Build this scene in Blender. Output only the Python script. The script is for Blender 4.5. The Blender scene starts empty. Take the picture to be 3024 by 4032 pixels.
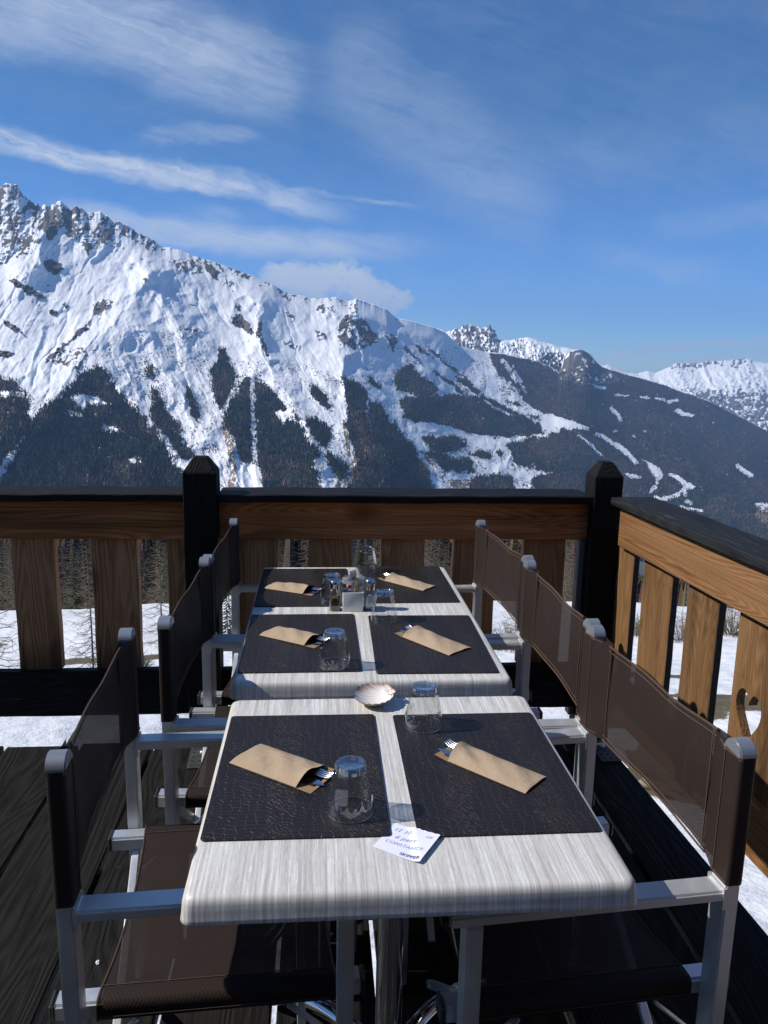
import bpy, bmesh, math, random
import numpy as np
from mathutils import Vector, Matrix
R = math.radians
random.seed(7); RNG = np.random.default_rng(11)
SC = bpy.context.scene
COL = SC.collection

# ------------------------------------------------------------------ camera
IW, IH, FPX = 3024.0, 4032.0, 3081.88
PITCH, YAW, ROLL, CAMZ = 0.191706648, -0.0845881763, 0.0199562216, 1.53185
def cam_axes():
    cy, sy = math.cos(YAW), math.sin(YAW)
    f = np.array([-sy*math.cos(PITCH), cy*math.cos(PITCH), -math.sin(PITCH)])
    r = np.array([cy, sy, 0.0]); u = np.cross(r, f)
    c, s = math.cos(ROLL), math.sin(ROLL)
    return c*r+s*u, -s*r+c*u, f
RT, UP, FW = cam_axes()
cd = bpy.data.cameras.new('Camera'); cam = bpy.data.objects.new('Camera', cd); COL.objects.link(cam)
cam.matrix_world = Matrix(((RT[0], UP[0], -FW[0], 0), (RT[1], UP[1], -FW[1], 0), (RT[2], UP[2], -FW[2], CAMZ), (0, 0, 0, 1)))
cd.sensor_fit = 'VERTICAL'; cd.sensor_height = 36; cd.lens = FPX/IH*36
cd.clip_start = 0.05; cd.clip_end = 60000
SC.camera = cam

def ray(x, y):
    return RT*(x-IW/2)/FPX - UP*(y-IH/2)/FPX + FW
def azel(x, y):
    d = ray(x, y)
    return math.atan2(d[0], d[1]), math.atan2(d[2], math.hypot(d[0], d[1]))
def to_px(D):                                   # directions (n,3) -> where they sit in the view
    z = D@FW
    return IW/2+FPX*(D@RT)/z, IH/2-FPX*(D@UP)/z

# ------------------------------------------------------------------ exposure, sun, sky
SC.view_settings.view_transform = 'Standard'; SC.view_settings.look = 'None'
SC.view_settings.exposure = 0.2; SC.view_settings.gamma = 1.0
SC.cycles.max_bounces = 12; SC.cycles.transparent_max_bounces = 24
SC.cycles.volume_bounces = 0
SC.cycles.caustics_reflective = False; SC.cycles.caustics_refractive = False
SC.cycles.sample_clamp_indirect = 4.0
SUN_EL, SUN_AZ = R(41), R(-87)                  # azimuth from +Y, clockwise: from the left
sdir = Vector((math.sin(SUN_AZ)*math.cos(SUN_EL), math.cos(SUN_AZ)*math.cos(SUN_EL), math.sin(SUN_EL)))
sl = bpy.data.lights.new('Sun', 'SUN'); sl.energy = 5.0; sl.angle = R(0.53); sl.color = (1.0, 0.94, 0.85)
so = bpy.data.objects.new('Sun', sl); COL.objects.link(so)
so.rotation_euler = sdir.to_track_quat('Z', 'Y').to_euler()

class NT:                                       # tiny node-tree writer
    def __init__(s, tree): s.t = tree; s.n = tree.nodes; s.l = tree.links
    def new(s, typ, **kw):
        n = s.n.new(typ)
        for k, v in kw.items(): setattr(n, k, v)
        return n
    def put(s, sock, v):
        if v is None: return
        if hasattr(v, 'is_output'): s.l.new(v, sock)
        else:
            try: sock.default_value = v
            except Exception: sock.default_value = (*v, 1.0)
    def math(s, op, a, b=None, c=None, clamp=False):
        n = s.new('ShaderNodeMath', operation=op, use_clamp=clamp)
        s.put(n.inputs[0], a); s.put(n.inputs[1], b); s.put(n.inputs[2], c); return n.outputs[0]
    def vec(s, op, a, b=None, scale=None):
        n = s.new('ShaderNodeVectorMath', operation=op)
        s.put(n.inputs[0], a); s.put(n.inputs[1], b)
        if scale is not None: s.put(n.inputs['Scale'], scale)
        return n.outputs['Value'] if op in ('DOT_PRODUCT', 'LENGTH', 'DISTANCE') else n.outputs[0]
    def comb(s, x, y, z):
        n = s.new('ShaderNodeCombineXYZ')
        for i, v in enumerate((x, y, z)): s.put(n.inputs[i], v)
        return n.outputs[0]
    def sep(s, v):
        n = s.new('ShaderNodeSeparateXYZ'); s.put(n.inputs[0], v); return n.outputs
    def noise(s, v, scale=1, detail=4, rough=.55, dist=0, out=0, dims='3D', w=None):
        n = s.new('ShaderNodeTexNoise', noise_dimensions=dims); s.put(n.inputs['Vector'], v)
        n.inputs['Scale'].default_value = scale; n.inputs['Detail'].default_value = detail
        n.inputs['Roughness'].default_value = rough; n.inputs['Distortion'].default_value = dist
        if w is not None: s.put(n.inputs['W'], w)
        return n.outputs[out]
    def voro(s, v, scale, feature='F1', rand=1.0, out=0):
        n = s.new('ShaderNodeTexVoronoi', feature=feature); s.put(n.inputs['Vector'], v)
        n.inputs['Scale'].default_value = scale; n.inputs['Randomness'].default_value = rand
        return n.outputs[out]
    def mr(s, v, a, b, c=0.0, d=1.0, typ='LINEAR'):
        n = s.new('ShaderNodeMapRange', interpolation_type=typ); s.put(n.inputs[0], v)
        for i, q in enumerate((a, b, c, d)): s.put(n.inputs[1+i], q)
        return n.outputs[0]
    def mix(s, f, a, b, blend='MIX'):
        n = s.new('ShaderNodeMix', data_type='RGBA', blend_type=blend)
        s.put(n.inputs[0], f); s.put(n.inputs[6], a); s.put(n.inputs[7], b); return n.outputs[2]
    def ramp(s, f, stops, interp='LINEAR'):
        n = s.new('ShaderNodeValToRGB'); cr = n.color_ramp; cr.interpolation = interp
        while len(cr.elements) < len(stops): cr.elements.new(.5)
        for e, (p, c) in zip(cr.elements, stops): e.position = p; e.color = (*c, 1)
        s.put(n.inputs[0], f); return n.outputs[0]
    def bump(s, h, strength=.5, dist=.01, normal=None):
        n = s.new('ShaderNodeBump'); s.put(n.inputs['Height'], h)
        n.inputs['Strength'].default_value = strength; n.inputs['Distance'].default_value = dist
        s.put(n.inputs['Normal'], normal); return n.outputs[0]
    def attr(s, name, out='Fac'):
        n = s.new('ShaderNodeAttribute'); n.attribute_name = name; return n.outputs[out]
    def tc(s, out='Object'): return s.new('ShaderNodeTexCoord').outputs[out]
    def scl(s, v, sc): return s.vec('MULTIPLY', v, sc)

w = bpy.data.worlds.new('World'); SC.world = w; w.use_nodes = True
T = NT(w.node_tree); w.node_tree.nodes.clear()
out = T.new('ShaderNodeOutputWorld')
sky = T.new('ShaderNodeTexSky', sky_type='NISHITA', sun_disc=False, sun_elevation=SUN_EL, sun_rotation=SUN_AZ, altitude=1800, air_density=1.0, dust_density=0.0, ozone_density=3.0)
hsv = T.new('ShaderNodeHueSaturation'); hsv.inputs['Saturation'].default_value = 1.42; hsv.inputs['Value'].default_value = 1.0
T.l.new(sky.outputs[0], hsv.inputs['Color'])
D = T.tc('Generated'); dx, dy, dz = T.sep(D)
tint = T.mix(T.mr(dz, 0.0, .26, 0, 1), (.76, 1.14, 1.75), (.92, .95, 1.06))
bg = T.new('ShaderNodeBackground'); T.l.new(T.mix(1.0, hsv.outputs[0], tint, 'MULTIPLY'), bg.inputs[0]); bg.inputs[1].default_value = 0.085
dyc = T.math('MAXIMUM', dy, 0.05)
gx, gz = T.math('DIVIDE', dx, dyc), T.math('DIVIDE', dz, dyc)
P0 = T.comb(gx, gz, 0.0)
wA = T.noise(T.scl(P0, (4.0, 9.0, 1)), 1, 5, .6, 0, 1)
wB = T.noise(T.scl(P0, (22.0, 40.0, 1)), 1, 4, .65, 0, 1)
P1 = T.vec('ADD', P0, T.vec('MULTIPLY', T.vec('SUBTRACT', wA, (.5, .5, .5)), (.085, .04, 0)))
P2 = T.vec('ADD', P0, T.vec('MULTIPLY', T.vec('SUBTRACT', wB, (.5, .5, .5)), (.035, .03, 0)))
P1 = T.vec('ADD', P1, T.vec('MULTIPLY', T.vec('SUBTRACT', wB, (.5, .5, .5)), (.03, .018, 0)))
def g2(x, y):
    d = ray(x*1.8228, y*1.8228); return d[0]/d[1], d[2]/d[1]
# cirrus streaks: points on the sky, half width, opacity
STREAKS = [([(-60, 285), (120, 325), (300, 370), (520, 400), (860, 490)], 42, .72), ([(40, 310), (330, 375), (560, 415)], 30, .42),
  ([(250, 300), (450, 295), (620, 310)], 36, .30), ([(420, 392), (640, 408), (780, 434), (1010, 450)], 12, .36),
  ([(60, 462), (330, 500), (560, 528), (1040, 540)], 56, .80), ([(300, 460), (700, 490)], 45, .4),
  ([(0, 20), (300, 60), (480, 130), (740, 190)], 140, .60), ([(250, 110), (520, 190), (700, 240)], 100, .42), ([(640, 60), (900, 260), (1060, 400), (1280, 500)], 190, .31),
  ([(900, 300), (1300, 330), (1720, 290)], 150, .17), ([(1230, 530), (1450, 585), (1620, 570)], 52, .26), ([(1300, 500), (1720, 460)], 70, .26),
  ([(1280, 772), (1480, 748), (1720, 728)], 13, .75), ([(1300, 792), (1720, 756)], 16, .65), ([(-20, 70), (95, 128)], 26, .25),
  ([(600, 590), (690, 612), (740, 585), (800, 618)], 44, .95), ([(720, 600), (790, 640), (860, 645)], 39, .9), ([(835, 600), (850, 625)], 25, .7), ([(10, 285), (50, 300)], 24, .45),
  ([(930, 640), (990, 628)], 9, .2), ([(1320, 690), (1410, 685)], 6, .2), ([(1490, 410), (1680, 390)], 22, .12)]
dens = None; puff = None; wide = None
for pts, wd, op in STREAKS:
    for si, (a, b) in enumerate(zip(pts[:-1], pts[1:])):
        A, B = g2(*a), g2(*b); ab = (B[0]-A[0], B[1]-A[1], 0); L2 = ab[0]**2+ab[1]**2
        wg = wd*1.8228/FPX*1.02
        d = T.vec('SUBTRACT', P2 if wd in (44, 39, 25, 13, 16, 9, 6) else P1, (A[0], A[1], 0))
        h = T.math('MULTIPLY', T.vec('DOT_PRODUCT', d, ab), 1/L2, clamp=True)
        dist = T.vec('LENGTH', T.vec('SUBTRACT', d, T.vec('SCALE', ab, scale=h)))
        v = T.mr(dist, wg*(1.35 if wd in (44, 39, 25) else 1.05), 0.0, 0.0, op, 'SMOOTHERSTEP')
        if si == 0 and a[0] > 0 and wd not in (44, 39, 25): v = T.math('MULTIPLY', v, T.mr(h, 0.0, .5, .15, 1, 'SMOOTHSTEP'))
        if si == len(pts)-2 and b[0] < 1659 and wd not in (44, 39, 25): v = T.math('MULTIPLY', v, T.mr(h, .15, 1.0, 1, .04, 'SMOOTHSTEP'))
        if wd in (44, 39, 25): puff = v if puff is None else T.math('SMOOTH_MAX', puff, v, .15)
        elif wd >= 50: wide = v if wide is None else T.math('SMOOTH_MAX', wide, v, .15)
        else: dens = v if dens is None else T.math('SMOOTH_MAX', dens, v, .12)
fib = T.noise(T.scl(T.vec('ADD', P1, T.comb(0, T.math('MULTIPLY', gx, .28), 0)), (6, 60, 1)), 1, 7, .70, .9)
fib2 = T.noise(T.scl(P1, (14, 22, 1)), 1, 6, .62, .4)
tex = T.math('ADD', T.math('MULTIPLY', fib, 1.0), T.math('MULTIPLY', fib2, .9))
dens = T.math('MULTIPLY', dens, T.mr(tex, .62, 1.22, .18, 1.55), clamp=True)
wide = T.math('MULTIPLY', wide, T.mr(tex, .60, 1.25, .42, 1.18), clamp=True); dens = T.math('SMOOTH_MAX', dens, wide, .1)
pn = T.math('ADD', T.noise(T.scl(P2, (26, 34, 1)), 1, 6, .62, .3), T.math('MULTIPLY', puff, .34))
puff = T.math('MULTIPLY', puff, T.mr(pn, .57, .76, 0, 1.15, 'SMOOTHSTEP'), clamp=True)
veil = T.math('MULTIPLY', T.mr(T.noise(T.scl(P1, (3, 7, 1)), 1, 5, .6, .5), .40, .8, 0, .24), T.mr(gz, .05, .3, 0, 1))
dens = T.math('MAXIMUM', T.math('MAXIMUM', dens, veil), puff)
cbg = T.new('ShaderNodeBackground'); cbg.inputs[0].default_value = (.70, .79, .92, 1); cbg.inputs[1].default_value = .80
mx = T.new('ShaderNodeMixShader'); T.l.new(dens, mx.inputs[0]); T.l.new(bg.outputs[0], mx.inputs[1]); T.l.new(cbg.outputs[0], mx.inputs[2])
T.l.new(mx.outputs[0], out.inputs[0])

# ------------------------------------------------------------------ object helpers
def tag(o, label=None, cat=None, group=None, kind=None):
    if label: o['label'] = label
    if cat: o['category'] = cat
    if group: o['group'] = group
    if kind: o['kind'] = kind
    return o
def thing(name, label, cat, loc=(0, 0, 0), rz=0.0, group=None):
    o = bpy.data.objects.new(name, None); COL.objects.link(o); o.empty_display_size = .1
    o.location = loc; o.rotation_euler = (0, 0, rz); return tag(o, label, cat, group)
def copy_tree(o, parent=None):
    c = o.copy(); COL.objects.link(c)
    if parent is not None: c.parent = parent
    for ch in o.children: copy_tree(ch, c)
    return c
class MB:
    def __init__(s): s.b = bmesh.new(); s.mi = 0
    def _fin(s, faces):
        for f in faces: f.material_index = s.mi
    def box(s, c, d, rot=None, taper=None):
        r = bmesh.ops.create_cube(s.b, size=1.0); vs = r['verts']
        for v in vs:
            t = 1.0 if taper is None or v.co.z < 0 else taper
            v.co = Vector((v.co.x*d[0]*t, v.co.y*d[1]*t, v.co.z*d[2]))
            if rot is not None: v.co = rot @ v.co
            v.co += Vector(c)
        s._fin({f for v in vs for f in v.link_faces}); return vs
    def bar(s, p, q, wx, wy, up=(0, 0, 1)):       # box bar from p to q
        p, q = Vector(p), Vector(q); z = (q-p); L = z.length; z.normalize()
        x = Vector(up).cross(z)
        if x.length < 1e-4: x = Vector((1, 0, 0))
        x.normalize(); y = z.cross(x)
        s.box((p+q)/2, (wx, wy, L), Matrix((x, y, z)).transposed())
    def tube(s, pts, rad, seg=8, cap=True):
        pts = [Vector(p) for p in pts]; n = len(pts)
        rad = [rad]*n if not hasattr(rad, '__len__') else rad
        rings = []; ref = None
        for i, p in enumerate(pts):
            t = (pts[min(i+1, n-1)]-pts[max(i-1, 0)]).normalized()
            if ref is None:
                ref = Vector((0, 0, 1)) if abs(t.z) < .9 else Vector((1, 0, 0))
            x = ref.cross(t)
            if x.length < 1e-5: x = Vector((0, 1, 0)).cross(t)
            x.normalize(); y = t.cross(x)
            rings.append([s.b.verts.new(p+(x*math.cos(a)+y*math.sin(a))*rad[i]) for a in [2*math.pi*k/seg for k in range(seg)]])
        fs = []
        for a, b in zip(rings[:-1], rings[1:]):
            for k in range(seg): fs.append(s.b.faces.new((a[k], a[(k+1) % seg], b[(k+1) % seg], b[k])))
        if cap: fs.append(s.b.faces.new(rings[0][::-1])); fs.append(s.b.faces.new(rings[-1]))
        s._fin(fs)
    def lathe(s, prof, seg=32, c=(0, 0, 0), fn=None, close=True):
        rings = []
        for (r, z) in prof:
            ring = []
            for k in range(seg):
                a = 2*math.pi*k/seg; rr = fn(a, r, z) if fn else r
                ring.append(s.b.verts.new((c[0]+rr*math.cos(a), c[1]+rr*math.sin(a), c[2]+z)))
            rings.append(ring)
        fs = []
        for a, b in zip(rings[:-1], rings[1:]):
            for k in range(seg): fs.append(s.b.faces.new((a[k], a[(k+1) % seg], b[(k+1) % seg], b[k])))
        if close: fs.append(s.b.faces.new(rings[0][::-1])); fs.append(s.b.faces.new(rings[-1]))
        s._fin(fs)
    def grid(s, fn, nu, nv):
        V = [[s.b.verts.new(fn(i/nu, j/nv)) for i in range(nu+1)] for j in range(nv+1)]
        s._fin([s.b.faces.new((V[j][i], V[j][i+1], V[j+1][i+1], V[j+1][i])) for j in range(nv) for i in range(nu)])
    def extrude_poly(s, outer, z0, z1, hole=None, M=None):
        M = M or Matrix.Identity(4); out = []
        def loop(pts, z): return [s.b.verts.new(M @ Vector((x, y, z))) for x, y in pts]
        fs = []
        for z, flip in ((z0, True), (z1, False)):
            lo = loop(outer, z); es = [s.b.edges.new((lo[i], lo[(i+1) % len(lo)])) for i in range(len(lo))]
            lh = None
            if hole:
                lh = loop(hole, z); es += [s.b.edges.new((lh[i], lh[(i+1) % len(lh)])) for i in range(len(lh))]
                g = bmesh.ops.triangle_fill(s.b, use_beauty=True, edges=es)
                fs += [q for q in g['geom'] if isinstance(q, bmesh.types.BMFace)]
            else: fs.append(s.b.faces.new(lo[::-1] if flip else lo))
            out.append((lo, lh))
        for which in (0, 1):
            a, b = out[0][which], out[1][which]
            if a is None: continue
            for i in range(len(a)): fs.append(s.b.faces.new((a[i], a[(i+1) % len(a)], b[(i+1) % len(a)], b[i])))
        s._fin(fs)
    def bevel(s, wdt, seg=1, angle=40):
        s.b.normal_update()
        es = [e for e in s.b.edges if len(e.link_faces) == 2 and e.calc_face_angle(0) > R(angle)]
        bmesh.ops.bevel(s.b, geom=es, offset=wdt, segments=seg, affect='EDGES', clamp_overlap=True)
    def build(s, name, mats, parent=None, loc=(0, 0, 0), rot=(0, 0, 0), smooth=None, normals=True):
        if normals: bmesh.ops.recalc_face_normals(s.b, faces=s.b.faces)
        me = bpy.data.meshes.new(name); s.b.to_mesh(me); s.b.free()
        for m in (mats if isinstance(mats, (list, tuple)) else [mats]): me.materials.append(m)
        if smooth is not None:
            if smooth >= 180: me.shade_smooth()
            else: me.set_sharp_from_angle(angle=R(smooth)); 
            for p in me.polygons: p.use_smooth = True
        o = bpy.data.objects.new(name, me); COL.objects.link(o)
        o.location = loc; o.rotation_euler = rot
        if parent is not None: o.parent = parent
        return o

def mat(name):
    m = bpy.data.materials.new(name); m.use_nodes = True; m.node_tree.nodes.clear()
    t = NT(m.node_tree); o = t.new('ShaderNodeOutputMaterial'); b = t.new('ShaderNodeBsdfPrincipled')
    t.l.new(b.outputs[0], o.inputs[0]); return m, t, b, o
def simple(name, col, rough=.5, metal=0.0, spec=.5, var=.15, vs=40, bump=0.0):
    m, t, b, o = mat(name)
    n = t.noise(t.tc(), vs, 4)
    t.put(b.inputs['Base Color'], t.mix(n, tuple(c*(1-var) for c in col), tuple(min(1, c*(1+var)) for c in col)))
    t.put(b.inputs['Roughness'], t.mr(n, .3, .7, rough*.85, min(1, rough*1.15))); b.inputs['Metallic'].default_value = metal
    b.inputs['Specular IOR Level'].default_value = spec
    if bump: t.put(b.inputs['Normal'], t.bump(n, .4, bump))
    return m

def wood(name, axis, light, dark, worn=None, stain=None, blotch=0.0, rough=.6, bstr=.5, ring=20.0, spec=.12):
    """long grain along axis of the plank's own space; cathedral rings, fibres, knots"""
    m, t, b, o = mat(name)
    co = t.tc(); rnd = t.new('ShaderNodeObjectInfo').outputs['Random']
    off = t.comb(t.math('MULTIPLY', rnd, 37.0), t.math('MULTIPLY', rnd, 91.0), t.math('MULTIPLY', rnd, 53.0))
    st = {'x': (.10, 1, 1), 'y': (1, .10, 1), 'z': (1, 1, .10)}[axis]
    p = t.vec('ADD', t.scl(co, st), off)
    big = t.noise(p, 4.2, 2.5, .5, 0)
    rings = t.math('FRACT', t.math('MULTIPLY', big, ring*2.2))
    rings = t.math('ABSOLUTE', t.math('SUBTRACT', rings, .45))
    st2 = {'x': (.012, 1, 1), 'y': (1, .012, 1), 'z': (1, 1, .012)}[axis]
    p2 = t.vec('ADD', t.scl(co, st2), off)
    fib = t.noise(p2, 150, 4, .6, 0)
    kn = t.voro(t.vec('ADD', t.scl(co, {'x': (.55, 1, 1), 'y': (1, .55, 1), 'z': (1, 1, .55)}[axis]), off), 3.0)
    knot = t.mr(kn, .10, .17, 1, 0)
    g = t.math('ADD', t.math('MULTIPLY', rings, .85), t.math('MULTIPLY', fib, .85))
    g = t.mr(g, .32, .86, 0, 1)
    c = t.mix(g, dark, light)
    c = t.mix(t.math('MULTIPLY', knot, .75), c, tuple(q*.45 for q in dark))
    tone = t.noise(p, 1.6, 2); c = t.mix(t.mr(tone, .35, .7, 0, .45), c, tuple(q*.62 for q in light))
    if blotch:
        bl = t.math('ADD', t.noise(p, 2.3, 4, .62), t.math('MULTIPLY', t.noise(p2, 30, 3), .22))
        c = t.mix(t.mr(bl, .64, .80, 0, blotch), c, (.014, .009, .006))
        ble = t.math('ADD', t.noise(t.vec('ADD', p, (7.7, 3.1, 9.9)), 3.1, 4, .6), t.math('MULTIPLY', fib, .15))
        c = t.mix(t.mr(ble, .62, .78, 0, .45), c, tuple(min(1, q*1.35+.03) for q in light))
        saw = t.noise(t.scl(co, {'x': (1, .02, .02), 'y': (.02, 1, .02), 'z': (.02, .02, 1)}[axis]), 130, 2, .5)
        c = t.mix(t.mr(saw, .60, .75, 0, .35), c, tuple(q*.6 for q in dark))
    if worn:
        wn = t.math('MULTIPLY', t.mr(t.noise(p2, 60, 5, .7), .56, .74, 0, 1), t.mr(t.noise(co, 9, 3), .45, .7, 0, 1))
        c = t.mix(wn, c, worn)
    if stain:                                   # tar-black stain soaked up from the foot of the board (soft, ragged edge)
        z = t.sep(co)[2]
        sv = t.math('ADD', t.mr(z, stain[0], stain[1], 1, 0), t.math('MULTIPLY', t.math('SUBTRACT', t.noise(p2, 40, 4, .65), .5), 1.1))
        c = t.mix(t.mr(sv, .35, .95, 0, .93), c, (.010, .008, .007))
    t.put(b.inputs['Base Color'], c)
    t.put(b.inputs['Roughness'], t.mr(fib, .3, .7, rough, rough+.2)); b.inputs['Specular IOR Level'].default_value = spec
    h = t.math('ADD', t.math('MULTIPLY', rings, .8), t.math('MULTIPLY', fib, .9))
    t.put(b.inputs['Normal'], t.bump(h, bstr, .004)); return m

M = {}
OR_L, OR_D = (.56, .225, .080), (.25, .085, .026)
M['wood_x'] = wood('larch board lengthwise', 'x', OR_L, OR_D, blotch=.85)
M['wood_z'] = wood('larch board upright', 'z', (.52, .265, .115), (.23, .10, .040), blotch=.8)
M['wood_z_stain'] = wood('larch board upright stained', 'z', (.50, .27, .125), (.22, .10, .043), stain=(-.34, -.02), blotch=.7)
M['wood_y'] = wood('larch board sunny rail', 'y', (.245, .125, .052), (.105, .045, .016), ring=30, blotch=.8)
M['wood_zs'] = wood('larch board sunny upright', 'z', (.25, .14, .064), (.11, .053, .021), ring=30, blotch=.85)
BK_L, BK_D = (.016, .016, .017), (.006, .006, .0065)
M['black_x'] = wood('black stained timber x', 'x', BK_L, BK_D, worn=(.09, .09, .09), rough=.5, bstr=.7, spec=.07)
M['black_y'] = wood('black stained timber y', 'y', (.020, .021, .022), (.006, .006, .0065), worn=(.13, .13, .13), rough=.6, bstr=.8, spec=.22)
M['black_z'] = wood('black stained post', 'z', (.012, .012, .0125), (.004, .004, .0045), worn=(.035, .03, .026), rough=.65, bstr=.7, spec=.12)
M['grey_z'] = wood('weathered grey timber', 'z', (.30, .27, .23), (.14, .12, .10))
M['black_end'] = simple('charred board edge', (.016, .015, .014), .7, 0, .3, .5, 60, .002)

def deck_mat():
    m, t, b, o = mat('weathered dark decking')
    co = t.tc(); x, y, z = t.sep(co)
    pid = t.attr('plank')
    off = t.comb(t.math('MULTIPLY', pid, 13.7), t.math('MULTIPLY', pid, 71.3), t.math('MULTIPLY', pid, 5.1))
    p = t.vec('ADD', t.scl(co, (1, .16, 1)), off)
    big = t.noise(p, 3.6, 2.5, .55, .6)
    rings = t.math('ABSOLUTE', t.math('SUBTRACT', t.math('FRACT', t.math('MULTIPLY', big, 20)), .45))
    fib = t.noise(t.vec('ADD', t.scl(co, (1, .02, 1)), off), 120, 4, .62)
    dirt = t.noise(t.vec('ADD', co, off), 3.2, 5, .6)
    g = t.mr(t.math('ADD', rings, t.math('MULTIPLY', fib, .6)), .25, .85, 0, 1)
    c = t.mix(g, (.004, .0038, .0038), (.017, .0165, .016))
    c = t.mix(t.mr(dirt, .42, .62, 0, .55), c, (.014, .012, .010))
    t.put(b.inputs['Base Color'], c); t.put(b.inputs['Roughness'], t.mr(fib, .3, .7, .5, .8)); b.inputs['Specular IOR Level'].default_value = .12
    t.put(b.inputs['Normal'], t.bump(t.math('ADD', t.math('MULTIPLY', rings, 1.2), fib), .6, .004)); return m
M['deck'] = deck_mat()

def alu():
    m, t, b, o = mat('satin aluminium')
    n = t.noise(t.tc(), 26, 5, .6)
    t.put(b.inputs['Base Color'], t.mix(n, (.66, .68, .685), (.80, .81, .81))); b.inputs['Metallic'].default_value = .75
    t.put(b.inputs['Roughness'], t.mr(n, .3, .7, .36, .52)); return m
M['alu'] = alu()
M['cap'] = simple('grey moulded cap', (.34, .36, .38), .30, .6, .5, .03, 9)
M['chrome'] = simple('polished steel', (.62, .62, .62), .10, 1.0, .5, .05, 20)
M['steel'] = simple('cutlery steel', (.70, .70, .70), .14, 1.0, .5, .05, 30)
M['blackplastic'] = simple('black plastic', (.02, .02, .022), .45)
def sling():
    m, t, b, o = mat('brown sling mesh')
    x, y, z = t.sep(t.tc())
    wv = t.math('MULTIPLY', t.math('SINE', t.math('MULTIPLY', t.math('ADD', y, x), 900)), t.math('SINE', t.math('MULTIPLY', z, 900)))
    n = t.noise(t.tc(), 8, 3)
    t.put(b.inputs['Base Color'], t.mix(n, (.024, .0168, .0145), (.034, .024, .0205))); b.inputs['Roughness'].default_value = .55
    b.inputs['Specular IOR Level'].default_value = .12
    t.put(b.inputs['Normal'], t.bump(wv, .25, .0008))
    tr = t.new('ShaderNodeBsdfTransparent'); mxs = t.new('ShaderNodeMixShader')
    t.put(mxs.inputs[0], t.mr(wv, -.3, 1, .025, .085))
    t.l.new(b.outputs[0], mxs.inputs[1]); t.l.new(tr.outputs[0], mxs.inputs[2]); t.l.new(mxs.outputs[0], o.inputs[0]); return m
M['sling'] = sling()
M['hem'] = simple('stitched hem', (.085, .055, .042), .8, 0, .2, .4, 300)
def laminate():
    m, t, b, o = mat('streaked grey laminate')
    x, y, z = t.sep(t.tc())
    s = t.math('SUBTRACT', y, z)
    q = t.comb(t.math('DIVIDE', t.math('FLOOR', t.math('MULTIPLY', x, 560)), 560), t.math('DIVIDE', t.math('FLOOR', t.math('MULTIPLY', s, 230)), 230), 0)
    n1 = t.noise(t.scl(q, (300, 6.0, 1)), 1, 3, .62); n2 = t.noise(t.scl(q, (75, 1.6, 1)), 1, 2, .5); n3 = t.noise(t.scl(q, (420, 40, 1)), 1, 1, .5)
    v = t.math('ADD', t.math('ADD', t.math('MULTIPLY', n1, .62), t.math('MULTIPLY', n2, .34)), t.math('MULTIPLY', n3, .10))
    c = t.ramp(v, [(0.0, (.44, .415, .385)), (.45, (.50, .48, .455)), (.50, (.55, .54, .515)), (.55, (.61, .605, .585)), (.605, (.69, .70, .685))], 'CONSTANT')
    t.put(b.inputs['Base Color'], c); b.inputs['Roughness'].default_value = .42
    t.put(b.inputs['Normal'], t.bump(n1, .12, .0006)); return m
M['laminate'] = laminate()
def croc():
    m, t, b, o = mat('embossed crocodile leatherette')
    co = t.tc(); rnd = t.new('ShaderNodeObjectInfo').outputs['Random']
    p = t.vec('ADD', co, t.vec('MULTIPLY', t.vec('SUBTRACT', t.noise(co, 16, 2, .5, 0, 1), (.5, .5, .5)), (.03, .03, 0)))
    p = t.vec('ADD', p, t.comb(t.math('MULTIPLY', rnd, .9), rnd, 0)); x, y, z = t.sep(p)
    p = t.comb(x, y, 0.0)
    rect = t.voro(t.scl(p, (62, 98, 1)), 1, 'DISTANCE_TO_EDGE', .42)
    peb = t.voro(t.scl(p, (150, 135, 1)), 1, 'DISTANCE_TO_EDGE', .85)
    band = t.mr(t.math('SINE', t.math('ADD', t.math('MULTIPLY', x, 40), t.math('MULTIPLY', t.noise(p, 5, 2), 3.0))), .25, .55, 0, 1)
    e = t.math('ADD', t.math('MULTIPLY', rect, t.math('SUBTRACT', 1.0, band)), t.math('MULTIPLY', peb, band))
    edge = t.mr(e, 0.0, .085, 0, 1, 'SMOOTHSTEP')
    mottle = t.noise(co, 14, 4)
    line = t.mix(mottle, (.010, .008, .008), (.045, .033, .026))  # lighter brown scale edges, grazing sun highlights put into the colour
    t.put(b.inputs['Base Color'], t.mix(edge, line, (.0125, .0092, .0085))); t.put(b.inputs['Roughness'], t.mr(mottle, .3, .7, .40, .52))
    b.inputs['Specular IOR Level'].default_value = .42
    t.put(b.inputs['Normal'], t.bump(edge, .55, .0016)); return m
M['croc'] = croc()
m, t, b, o = mat('kraft paper'); n = t.noise(t.tc(), 90, 4); n2 = t.noise(t.scl(t.tc(), (1, 2.2, 1)), 22, 3, .5, 1.2)
t.put(b.inputs['Base Color'], t.mix(n, (.345, .262, .178), (.42, .32, .222))); b.inputs['Roughness'].default_value = .85; b.inputs['Specular IOR Level'].default_value = .2
t.put(b.inputs['Normal'], t.bump(t.math('ADD', t.math('ABSOLUTE', t.math('SUBTRACT', n2, .5)), t.math('MULTIPLY', n, .1)), .55, .006)); M['kraft'] = m
M['kraft_in'] = simple('kraft paper inside', (.27, .18, .11), .9, 0, .1, .1, 90)
M['napkin'] = simple('brown paper napkin', (.055, .030, .024), .9, 0, .1, .2, 200)
M['paper'] = simple('white note paper', (.72, .74, .90), .8, 0, .2, .03, 60, .0004)
M['ink'] = simple('violet pen ink', (.34, .34, .52), .7)
M['print'] = simple('dark printed ink', (.12, .12, .22), .7)
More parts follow.
